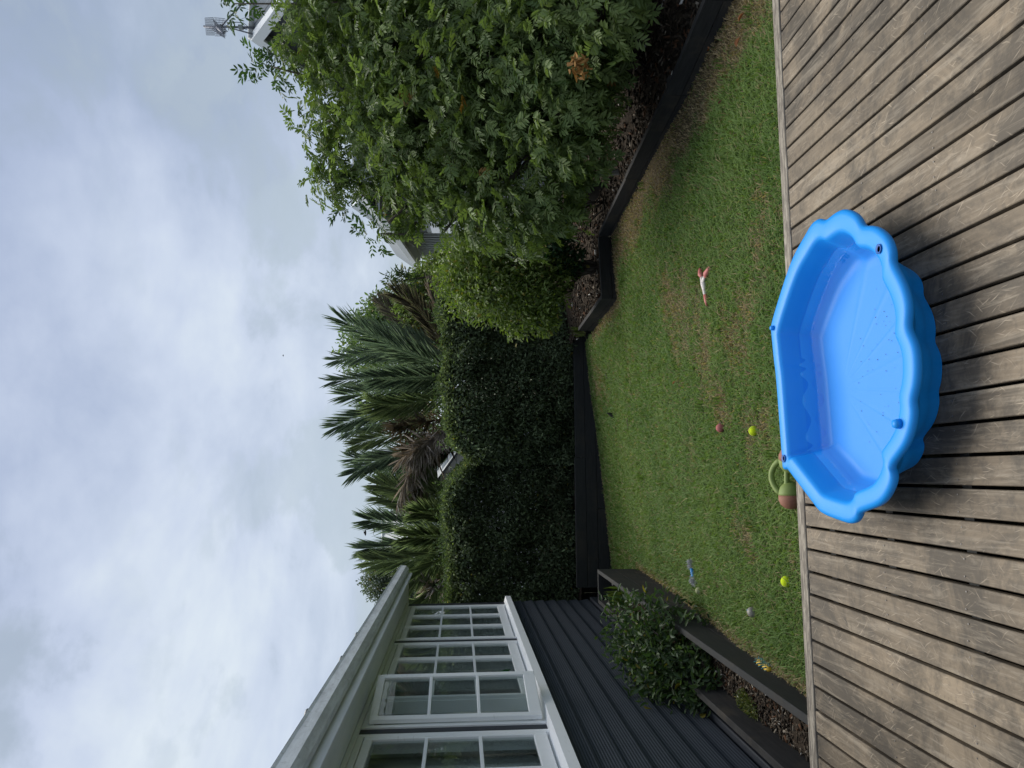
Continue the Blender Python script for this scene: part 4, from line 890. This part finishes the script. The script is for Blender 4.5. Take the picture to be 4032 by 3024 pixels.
# -- palms
def frond(pts, root, nl=84, ll=.62, c1=(.035,.075,.028), c2=(.075,.13,.04), wid=.023, dead=False, droop=.07, ang=.50, nrm=None):
    P = [np.array(p) for p in pts]
    if len(P) == 3: P = [P[0], (P[0]+P[1])/2 + (P[1]-(P[0]+P[2])/2)*.25, P[1], (P[1]+P[2])/2 + (P[1]-(P[0]+P[2])/2)*.25, P[2]]
    def ev(t):
        u = t*(len(P)-1); k = min(int(u), len(P)-2); f = u-k; a, b, c, d = P[max(k-1,0)], P[k], P[k+1], P[min(k+2,len(P)-1)]
        return .5*((2*b)+(c-a)*f+(2*a-5*b+4*c-d)*f*f+(3*b-a-3*c+d)*f**3)
    nrm = np.array(nrm if nrm is not None else [random.uniform(-.5,.5), -1, random.uniform(-.2,.5)]); base = np.array(root.location)
    rp = [ev(t/12) for t in range(13)]
    mb = MB().tube([q-base for q in rp], [.022*(1-.85*i/12) for i in range(13)], 6); rv = np.array(mb.v); rf = [f if len(f) == 4 else None for f in mb.f]; rf = np.array([f for f in rf if f])
    T = np.linspace(.10, 1.0, nl); Ps, Ds, Ns, Ls = [], [], [], []
    for t in T:
        q = ev(t); tg = unit(ev(min(t+.02, 1.0)) - ev(max(t-.02, 0))); sd_ = unit(np.cross(tg, nrm)); nn = np.cross(sd_, tg)
        l = ll*(.45+.55*math.sin(math.pi*(.12+.72*t)))*(1.0 if t < .9 else .8)
        for sg in (-1, 1):
            if dead and random.random() < .3: continue
            a = ang*(1-.45*t) + random.uniform(-.07, .07); dd = tg*math.cos(a) + sd_*sg*math.sin(a) + nn*.22 + RNG.normal(0, .05 if not dead else .22, 3) - np.array([0,0,droop if not dead else .55])
            Ps.append(q-base); Ds.append(dd); Ns.append(nn + RNG.normal(0,.25,3)); Ls.append(l*random.uniform(.85,1.1))
    n = len(Ps); Ps = np.array(Ps); Ds = unit(np.array(Ds)); Ns = np.array(Ns); Ls = np.array(Ls)
    col = leaf_cols(n, c1, c2, 0.0); V, F, C = leaf_arrays(Ps, Ds, Ns, Ls, np.full(n, wid), col, .3, .12 if not dead else .3)
    b = len(V); V = np.concatenate([V, rv]); F = np.concatenate([F, rf+b]); C = np.concatenate([C, np.tile(np.array(c2)*1.25, (len(rv),1))])
    return link('frond', np_mesh('frond', V, F, C), M_frond if not dead else M_dry, root)
def z5(a, b, Y): return at(1300+a/2.212, 1100+b/2.212, Y)
def z6(a, b, Y): return at(1300+a/2.011, 1700+b/2.011, Y)
GP = dict(c1=(.095,.135,.095), c2=(.19,.235,.155)); YG = dict(c1=(.125,.165,.075), c2=(.24,.285,.125)); BR = dict(c1=(.10,.085,.06), c2=(.19,.16,.11)); DD = dict(c1=(.28,.245,.21), c2=(.58,.52,.46))
def palm(label, base_top, ground=.3):
    r = empty('palm_tree', (base_top[0], base_top[1], ground)); tag(r, label, 'palm tree', 'palms behind the dark hedge')
    mb = MB(); hgt = base_top[2]-ground; mb.tube([(0.04,0,0),(0.02,0,hgt*.5),(0,0,hgt)], [.17,.14,.12], 10)
    for k in range(int(hgt/.12)): mb.lathe([(.15,0),(.155,.02),(.145,.05)], (.03*(1-k*.12/hgt),0,.06+k*.12), 10)
    mb.build('trunk', M_bark, r); return r
Ya = 13.2
A = palm('tall palm with broad feathery green fronds rising behind the hedge near the lime shrub', z5(1120, 800, Ya+.4))
for q, kw in [(((1060,770,13.3),(700,650,12.9),(120,365,12.7)), dict(ll=.66, **GP)), (((1080,800,13.4),(620,840,13.5),(40,880,13.8)), dict(ll=.55, **GP)), (((1050,760,13.6),(640,640,14.0),(60,700,14.4)), dict(ll=.55, **GP)), (((1060,720,13.5),(830,330,13.2),(590,140,13.0)), dict(ll=.5, **BR)),
              (((1080,900,13.2),(640,960,13.0),(150,1010,12.9)), dict(ll=.6, **GP)), (((1040,650,13.7),(700,420,14.3),(440,190,14.8)), dict(ll=.5, **BR)), (((1060,700,13.6),(760,560,13.9),(330,430,14.3)), dict(ll=.6, **GP)), (((1020,560,13.5),(930,260,13.2),(850,60,13.0)), dict(ll=.35, dead=True, **DD)), (((1080,820,13.2),(800,860,12.7),(420,860,12.4)), dict(ll=.6, **GP))]:
    frond([z5(*t) for t in q], A, **kw)
B_ = palm('palm with mixed green and withered brown fronds at the middle of the hedge', z5(1130, 1250, Ya+.8))
for q, kw in [(((1070,960,13.2),(560,1110,12.9),(70,1275,12.8)), dict(ll=.6, **GP)), (((1090,1000,13.0),(700,1080,12.6),(430,1080,12.4)), dict(ll=.6, **YG)), (((1100,1250,13.6),(600,1230,13.8),(160,1330,14.0)), dict(ll=.5, **GP)), (((1100,1300,13.5),(600,1350,13.6),(230,1440,13.8)), dict(ll=.52, **YG)), (((1100,1350,13.6),(650,1550,13.7),(220,1560,13.8)), dict(ll=.55, **GP)),
              (((1080,1230,13.2),(880,1390,12.8),(690,1570,12.6)), dict(ll=.4, dead=True, **DD)), (((1060,1200,13.2),(800,1250,12.9),(560,1290,12.7)), dict(ll=.45, dead=True, **BR)), (((1100,1380,13.4),(850,1480,13.1),(640,1480,12.9)), dict(ll=.45, dead=True, **BR)), (((1050,1260,13.0),(980,1330,12.7),(960,1400,12.6)), dict(ll=.3, dead=True, **DD)), (((1100,1450,13.4),(900,1560,13.2),(780,1640,13.0)), dict(ll=.45, **GP))]:
    frond([z5(*t) for t in q], B_, **kw)
for q, kw in [(((900,110,13.4),(500,190,13.3),(180,330,13.3)), dict(ll=.5, **GP)), (((900,150,13.2),(690,250,12.8),(530,570,12.6)), dict(ll=.4, dead=True, **DD)), (((880,200,13.3),(700,420,12.9),(640,600,12.8)), dict(ll=.4, dead=True, **BR)), (((930,60,13.0),(740,110,12.7),(560,220,12.5)), dict(ll=.45, dead=True, **DD)), (((960,80,13.3),(800,200,13.3),(700,330,13.3)), dict(ll=.45, **GP))]:
    frond([z6(*t) for t in q], B_, **kw)
Cc = palm('yellow green palm with fan of fronds behind the hedge next to the white eave', z6(1010, 850, 13.0))
for q, kw in [(((960,800,12.9),(600,740,12.7),(300,700,12.6)), dict(ll=.5, **GP)), (((960,860,12.9),(570,895,12.8),(300,920,12.8)), dict(ll=.55, **GP)), (((960,740,13.0),(640,590,13.2),(400,520,13.4)), dict(ll=.5, **YG)), (((960,700,12.8),(650,500,12.9),(380,420,13.0)), dict(ll=.5, **YG)), (((970,900,12.7),(700,1000,12.5),(330,1030,12.5)), dict(ll=.55, **YG)), (((980,930,12.6),(760,1090,12.3),(600,1200,12.2)), dict(ll=.5, **YG)), (((990,960,12.6),(820,1260,12.2),(700,1350,12.1)), dict(ll=.45, **YG)), (((970,640,12.9),(820,440,12.8),(740,370,12.8)), dict(ll=.4, **YG)), (((980,840,12.6),(800,830,12.2),(620,830,12.0)), dict(ll=.5, **YG)), (((980,760,12.6),(840,660,12.3),(680,640,12.1)), dict(ll=.45, **YG)),
              (((990,980,12.7),(860,1180,12.4),(760,1210,12.3)), dict(ll=.35, dead=True, **DD)), (((970,880,13.2),(620,960,13.5),(420,980,13.7)), dict(ll=.5, **GP)), (((1000,1150,12.9),(900,1300,12.6),(840,1390,12.5)), dict(ll=.4, **YG))]:
    frond([z6(*t) for t in q], Cc, **kw)

# -- trees beyond
def z1b(a, b, Y): return at(1100+a/2.765, 700+b/2.765, Y)
def blob_at(f, a, b, Y, r): p = f(a, b, Y); return (p[0], p[1], p[2], r)
OB = [blob_at(z1b, 1690,1130,14.5,.45), blob_at(z1b, 1610,1270,14.6,.5), blob_at(z1b, 1560,1380,14.3,.5), blob_at(z1b,1700,1300,14.4,.6), blob_at(z1b,1800,1200,14.2,.6), blob_at(z1b,1850,1040,14.0,.4), blob_at(z1b,1560,1400,15,.5), blob_at(z1b,1900,1050,13.6,.5)]
shrub('olive_green_tree', OB, 15000, .085, (.09,.14,.05), (.19,.25,.08), (2.3, 14.4, 0), 'fine leaved olive green tree right of the palms beneath the grey roof', 'tree', r0=.06, ratio=.5)
OC = [blob_at(z1b,1180,1400,18,.5), blob_at(z1b,1200,1560,18,.7), blob_at(z1b,1330,1500,18,.6), blob_at(z5, 330,560,18,.7), blob_at(z5,420,420,18,.7), blob_at(z5,300,700,18.3,.6), blob_at(z5,520,480,17.5,.8), blob_at(z5,560,700,17.5,.8), blob_at(z5,560,1000,18,.9), blob_at(z5,480,350,18,.5), blob_at(z5,800,600,17,.9),blob_at(z5,800,1000,17,.9)]
shrub('pale_green_tree', OC, 12000, .12, (.09,.15,.06), (.17,.24,.09), (.9, 18, -.5), 'pale green tree showing between the tall palm fronds', 'tree', r0=.08, ratio=.45)
OD = [blob_at(z6, 530,350,20,.6), blob_at(z6,500,420,20.3,.35), blob_at(z6,650,420,19.5,.7)]
shrub('dark_green_tree', OD, 4500, .11, (.03,.06,.03), (.06,.10,.045), (-2.2, 20, -.9), 'small dark tree far back over the low white roof behind the palms', 'tree', r0=.06, ratio=.5)
OE = [blob_at(z6, 690,1260,14.5,.45), blob_at(z6,760,1340,14.5,.5), blob_at(z6,620,1330,14.5,.35), blob_at(z6,860,1400,14.5,.6), blob_at(z6,720,1130,14.8,.4)]
shrub('grey_green_tree', OE, 7000, .075, (.04,.065,.05), (.09,.12,.09), (-4.0, 14.5, -.3), 'grey green tree seen under the end of the white eave', 'tree', r0=.05, ratio=.4)
OF = [blob_at(z6, 450,1130,19,.6), blob_at(z6,400,1210,19,.45), blob_at(z6,520,1100,19,.5)]
shrub('pale_leaved_tree', OF, 5000, .09, (.06,.085,.065), (.12,.15,.11), (-4.6, 19, -.9), 'pale grey leaved tree top rising above the gutter end', 'tree', r0=.05, ratio=.4)
OG = [blob_at(z1b,1290,1120,13.5,.20), blob_at(z1b,1230,1130,13.5,.13), blob_at(z1b,1380,1130,13.6,.22)]
shrub('sprig_tree', OG, 260, .13, (.04,.07,.035), (.07,.11,.05), (2.25, 13.6, 0), 'slender sparse tree top with narrow leaves in front of the grey roof', 'tree', r0=.025, ratio=.28)
# twigs reaching above the big tree
TW = [bl(505,8,7.2,.16), bl(575,140,7.2,.20), bl(760,430,7.2,.15), bl(815,505,7.1,.16)]
p, d, k = foliage_pts(TW, 95, (.2,1.1), .1); dr, nr = leaf_frames(d, .1, .5); n = len(p)
V, F, C = pinnate(p, dr, nr, RNG.uniform(.13,.2,n), leaf_cols(n, (.035,.075,.025), (.06,.11,.035), 0), pairs=3); o = link('foliage', np_mesh('foliage', V-base, F, C), M_leaf, tree); tag(o, kind='stuff')
mb = MB()
for b, s0 in zip(TW, (bl(700,15,7.1,0), bl(690,170,7.1,0), bl(860,420,7.1,0), bl(900,480,7.0,0))):
    s0 = np.array(s0[:3])-base; e_ = np.array(b[:3])-base; MB().tube([s0, (s0+e_)/2+RNG.normal(0,.04,3), e_], [.014,.010,.005], 6).build('twig', M_bark, tree)


# ------------------------------------------------------------------ neighbours' houses
M_wb = mat('white_weatherboard_paint', (.72,.74,.74), .6); M_gw = mat('grey_house_wall', (.30,.32,.33), .7); M_gr = mat('grey_corrugated_roof', (.20,.225,.24), .8, .2); M_pr = mat('pale_metal_roof', (.40,.42,.42), .5, .4)
M_dark = mat('dark_gable_board', (.05,.055,.065), .7); M_win = mat('dark_window_glass', (.05,.06,.07), .1, .6)  # dark board colour for the gable walls, and dark window glass
def corrug(name, a, b, c, d, m, root, n=24, h=.03):
    """roof sheet a-b along the ridge, d-c along the eave, with raised ribs"""
    a, b, c, d = [np.array(q, float) for q in (a, b, c, d)]; nr = unit(np.cross(b-a, d-a)); nr = nr if nr[2] > 0 else -nr; vs = []; fs = []
    for i in range(2*n+1):
        t = i/(2*n); o_ = nr*h*(i % 2); vs += [a+(b-a)*t+o_, d+(c-d)*t+o_]
    for i in range(2*n): fs.append((2*i, 2*i+2, 2*i+3, 2*i+1))
    k = len(vs); vs += [a-nr*.05, b-nr*.05, c-nr*.05, d-nr*.05]; fs.append((k, k+3, k+2, k+1))
    base = np.array(root.location); return MB().add([q-base for q in vs], fs).build(name, m, root)
def slab(name, a, b, z0, z1, th, m, root):
    a = np.array(a[:2]); b = np.array(b[:2]); t = unit(b-a); nn = np.array([-t[1], t[0]])*th; base = np.array(root.location); q = [a, b, b+nn, a+nn]
    return MB().prism([(p_[0]-base[0], p_[1]-base[1], z0-base[2]) for p_ in q], [(p_[0]-base[0], p_[1]-base[1], z1-base[2]) for p_ in q]).build(name, m, root)
# grey-roofed house in the middle right
e1 = at(1539, 917, 13.8); e2 = at(1657, 1065, 23.0); ez = 3.27; r1 = at(1436, 800, 15.0); r2 = at(1590, 1055, 24.0); rz = 3.95
hc = empty('house', (4.2, 17, -.5)); tag(hc, 'grey house with long corrugated roof partly hidden by the big tree', 'house')
E1 = np.array([e1[0], e1[1], ez]); E2_ = np.array([e2[0], e2[1], ez]); R1 = np.array([r1[0]+.1, r1[1]-.9, rz]); R2 = np.array([r2[0]+.3, r2[1]-.5, rz])
dv = unit(E2_-E1); E0 = E1 - dv*2.5; R0 = R1 - dv*1.4
corrug('roof', R0, R2, E2_, E0, M_gr, hc, 40, .025)
slab('gutter', E0[:2], E2_[:2], ez-.13, ez-.02, .08, M_wb, hc)
inn = np.array([dv[1], -dv[0]])*.45
slab('wall', (E0[:2]+inn), (E2_[:2]+inn), -.6, ez-.05, -.12, M_gw, hc)
for k in range(26):
    q = E0[:2]+inn*.985+dv[:2]*(k*.5); 
    if k*.5 < np.linalg.norm((E2_-E0)[:2]): slab('batten', q, q+dv[:2]*.04, -.5, ez-.14, .02, M_gw, hc)
q1 = E1[:2]+inn*.97+dv[:2]*1.0
wn = slab('window', q1, q1+dv[:2]*2.2, 1.5, 2.75, .04, M_wb, hc); slab('pane', q1+dv[:2]*.1-inn*.09, q1+dv[:2]*2.1-inn*.09, 1.6, 2.65, .02, M_win, hc)
q0_ = np.array(hc.location); MB().prism([(p_[0]-q0_[0], p_[1]-q0_[1], ez-.06-q0_[2]) for p_ in (E0[:2], E2_[:2], E2_[:2]+inn*1.2, E0[:2]+inn*1.2)], [(p_[0]-q0_[0], p_[1]-q0_[1], ez-.03-q0_[2]) for p_ in (E0[:2], E2_[:2], E2_[:2]+inn*1.2, E0[:2]+inn*1.2)]).build('soffit', M_gw, hc)
slab('wall', E2_[:2]+inn, R2[:2]+inn*3, -.6, rz-.25, .12, M_gw, hc)
slab('wall', R0[:2], R2[:2], 2.0, rz-.08, -.10, M_gw, hc)
back = np.array([dv[1], -dv[0]])*7
slab('wall', E0[:2]+inn, E0[:2]+back, -.6, ez+.3, .12, M_gw, hc)
# upper gable of the same house
g0 = at(1384, 810, 15.5); gz = g0[2]
for s_, m_ in ((0, M_gr),):
    a = np.array([g0[0], g0[1], gz]); b = a + np.array([3.2, .5, 0]); d_ = a + np.array([.5, -1.6, -1.0]); c = d_ + (b-a); corrug('upper_roof', a, b, c, d_, m_, hc, 14, .03)
    d2 = a + np.array([-.5, 1.6, -1.0]); c2 = d2 + (b-a); corrug('upper_roof', a, b, c2, d2, m_, hc, 14, .03)
    q0 = np.array(hc.location)
    for e_ in (d_, d2):
        w_ = np.array([-.03, 0, 0]); MB().prism([a-q0+w_, e_-q0+w_, e_-q0, a-q0], [a-q0+w_-[0,0,.16], e_-q0+w_-[0,0,.16], e_-q0-[0,0,.16], a-q0-[0,0,.16]]).build('barge_board', M_wb, hc)
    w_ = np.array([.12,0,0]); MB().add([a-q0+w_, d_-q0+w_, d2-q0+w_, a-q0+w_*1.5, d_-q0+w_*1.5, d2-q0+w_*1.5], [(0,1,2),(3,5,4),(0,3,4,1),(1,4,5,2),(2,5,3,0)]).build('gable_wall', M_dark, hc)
# house with the aerial, far right
ah = at(998, 152, 21.0); qx = empty('house', (ah[0]+4, ah[1]+1, -.5)); tag(qx, 'tall neighbouring house with corrugated gable roof under the television aerial', 'house')
a = ah.copy(); b = a + np.array([7.5, .9, 0]); d_ = a + np.array([.9, -3.4, -2.6]); c = d_+(b-a); d2 = a + np.array([-.9, 3.4, -2.6]); c2 = d2+(b-a); q0 = np.array(qx.location)
corrug('roof', a, b, c, d_, M_gr, qx, 26, .05); corrug('roof', a, b, c2, d2, M_gr, qx, 26, .05)
for e_ in (d_, d2):
    w_ = np.array([-.06,-.0,0]); MB().prism([a-q0+w_+[0,0,.06], e_-q0+w_+[0,0,.06], e_-q0+[.14,0,.06], a-q0+[.14,0,.06]], [a-q0+w_-[0,0,.26], e_-q0+w_-[0,0,.26], e_-q0+[.0,0,-.26], a-q0-[0,0,.26]]).build('barge_board', M_wb, qx)
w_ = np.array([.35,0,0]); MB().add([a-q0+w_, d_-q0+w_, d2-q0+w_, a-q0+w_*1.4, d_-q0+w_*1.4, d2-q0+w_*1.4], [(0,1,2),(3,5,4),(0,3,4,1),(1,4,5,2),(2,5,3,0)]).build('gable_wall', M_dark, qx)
MB().tube([a-q0+[0,0,.05], b-q0+[0,0,.05]], .10, 8).build('ridge_cap', M_pr, qx)
i_ = np.array([.4, .35, 0]); slab('wall', (d_+i_*[1,1,0])[:2], (c+i_*[-1,1,0])[:2], -.6, d_[2]+.1, .15, M_gw, qx); slab('wall', (d_+i_)[:2], (d2+i_*[1,-1,0])[:2], -.6, d_[2]+.1, -.15, M_gw, qx)
# television aerial on its ridge
f = lambda X, Y_: at(750+X/5.53, Y_/5.53, 20.9)
foot = f(1345, 600); an = empty('aerial', foot); tag(an, 'television aerial with mesh reflector on a stayed pole above the roof ridge', 'aerial')
M_al = mat('dull_aluminium', (.16,.17,.20), .5, .5, .5)
R = lambda X, Y_, dy=0.0: tuple(at(750+X/5.53, Y_/5.53, 20.9+dy)-foot)
MB().tube([R(1380,600), R(285,575)], .030, 7).build('pole', M_al, an)
MB().tube([R(1350,740), R(790,592)], .018, 6).build('stay', M_al, an); MB().tube([R(680,560), R(1200,0), R(1500,-330)], .022, 6).build('stay', M_al, an)
MB().tube([R(770,570), R(860,505), R(1000,482), R(1150,500), R(1250,580), R(1230,640), R(1150,625)], .012, 5).build('cable', M_al, an)
MB().box(tuple(np.minimum(R(1145,635), R(1045,550))-np.array([0,.06,0])), tuple(np.maximum(R(1145,635), R(1045,550))+np.array([0,.08,0])), .01).build('junction_box', mat('grey_box', (.22,.25,.24), .6), an)
for nm, x0, x1, yl0, yl1 in (('reflector', (315,345), (490,515), 390, 765), ('reflector', (510,535), (750,772), 380, 785)):
    mb = MB()
    for k in range(9):
        t = k/8; Xa = x0[0]+(x0[1]-x0[0])*t; Xb = x1[0]+(x1[1]-x1[0])*t; Yy = yl0+(yl1-yl0)*t; mb.tube([R(Xa,Yy,.3), R(Xb,Yy+(25 if x0[0] > 400 else -8)*(1-t),.3)], .006, 4)
    for k in range(9):
        t = k/8; mb.tube([R(x0[0]+(x1[0]-x0[0])*t, yl0+(25*t if x0[0] > 400 else -8*t),.3), R(x0[1]+(x1[1]-x0[1])*t, yl1,.3)], .006, 4)
    mb.build(nm, M_al, an)
MB().tube([R(540,570,.2), R(720,720,-1.2)], .035, 6).build('boom', M_al, an)
mb = MB()
for k in range(9):
    t = k/8; c = np.array(R(540,570,.1))*(1-t)+np.array(R(715,715,-1.15))*t; hv = np.array([.20,0,.06])*(1-.3*t); mb.tube([c-hv, c+hv], .009, 4); hv2 = np.array([.06,0,-.16])*(1-.3*t); mb.tube([c-hv2, c+hv2], .009, 4)
mb.build('dipole_elements', M_al, an)
# white cottage behind the hedges
wc = empty('house', (-.7, 17.5, -.5)); tag(wc, 'white weatherboard house glimpsed through the dip between the two hedges', 'house')
q0 = np.array(wc.location); xl, xr_, yw = -2.0, -1.05, 16.6; zr_ = at(1750, 1812, 16.6)[2]; px = at(1750, 1740, 16.6)[0]; 
for k in range(14):
    z = .2 + k*.16; hw_ = 2.6
    MB().box((px-hw_-q0[0], yw-.01*(k % 2)-q0[1], z-q0[2]), (px+.65-q0[0] - max(0, (z-1.6))*1.0, yw+.05-q0[1], z+.152-q0[2])).build('weatherboard', M_wb, wc)
MB().box((px-2.7-q0[0], yw+.06-q0[1], -.6-q0[2]), (px+.6-q0[0], yw+3-q0[1], 1.6-q0[2])).build('wall', M_wb, wc)
aR = np.array([px-.8, yw-.25, 2.55]); corrug('roof', aR, aR+[0,3.4,0], aR+[1.6,3.4,-1.15], aR+[1.6,0,-1.15], M_pr, wc, 12, .02); corrug('roof', aR, aR+[0,3.4,0], aR+[-1.8,3.4,-1.0], aR+[-1.8,0,-1.0], M_pr, wc, 12, .02)
# pale roofs far back
def far_house(px_, py_, Y, w_, h_, label, ridge=True, rm=M_pr):
    t_ = at(px_, py_, Y); r = empty('house', (t_[0], Y+3, -.9)); tag(r, label, 'house'); q0 = np.array(r.location)
    a = np.array([t_[0]-w_/2, Y+2, t_[2]]); b = a+np.array([w_, 0, 0]); d_ = a+np.array([-.3,-2.2,-h_]); c = b+np.array([.3,-2.2,-h_]); corrug('roof', a, b, c, d_, rm, r, 20, .04)
    d2 = a+np.array([-.3,2.2,-h_]); c2 = b+np.array([.3,2.2,-h_]); corrug('roof', a, b, c2, d2, rm, r, 20, .04)
    MB().box((-w_/2, -2.9, 0), (w_/2, 1, t_[2]-h_+.9)).build('wall', M_wb, r)
    MB().tube([a-q0, b-q0], .09, 7).build('ridge_cap', M_pr, r)
    for k in range(3): MB().box((-w_/2+.4+k*w_/3, -2.93, t_[2]-h_-.8), (-w_/2+1.2+k*w_/3, -2.905, t_[2]-h_+.3)).build('window', M_win, r)
far_house(1560, 1915, 34, 3.2, 1.3, 'small distant house with a pale grey roof beyond the middle palm')
far_house(1490, 2262, 30, 4.0, 1.5, 'distant house with pale roof just above the end of the white gutter')

# ------------------------------------------------------------------ birds
M_bird = mat('dark_feathers', (.02,.02,.025), .8)
for q, Y, a, lb in (((1440, 2098), 30, .4, 'small dark bird flying highest above the yellow green palm'), ((1475, 2088), 30, 1.0, 'small dark bird flying just over the palm frond tips'), ((1497, 2003), 28, 2.0, 'small dark bird gliding left of the tallest palm'), ((1116, 1400), 45, .2, 'tiny lone bird high in the grey sky')):
    r = empty('bird', at(*q, Y), a); r.scale = [.55 if Y > 40 else 1.0]*3; tag(r, lb, 'bird', 'birds in the sky')
    MB().tube([(-.12,0,0),(-.06,0,.005),(.04,0,.01),(.10,0,.02),(.13,0,.02)], [.006,.028,.034,.020,.004], 8).build('body', M_bird, r)
    for s_ in (-1, 1): MB().add([(.05,s_*.02,.02),(-.05,s_*.02,.015),(-.05,s_*.13,.06),(.03,s_*.13,.07),(-.06,s_*.24,.03),(.05,s_*.02,.012),(-.05,s_*.02,.008),(-.05,s_*.13,.054),(.03,s_*.13,.062)], [(0,1,2,3),(3,2,4),(5,8,7,6),(8,4,7),(0,3,8,5),(1,6,7,2)]).build('wing', M_bird, r)
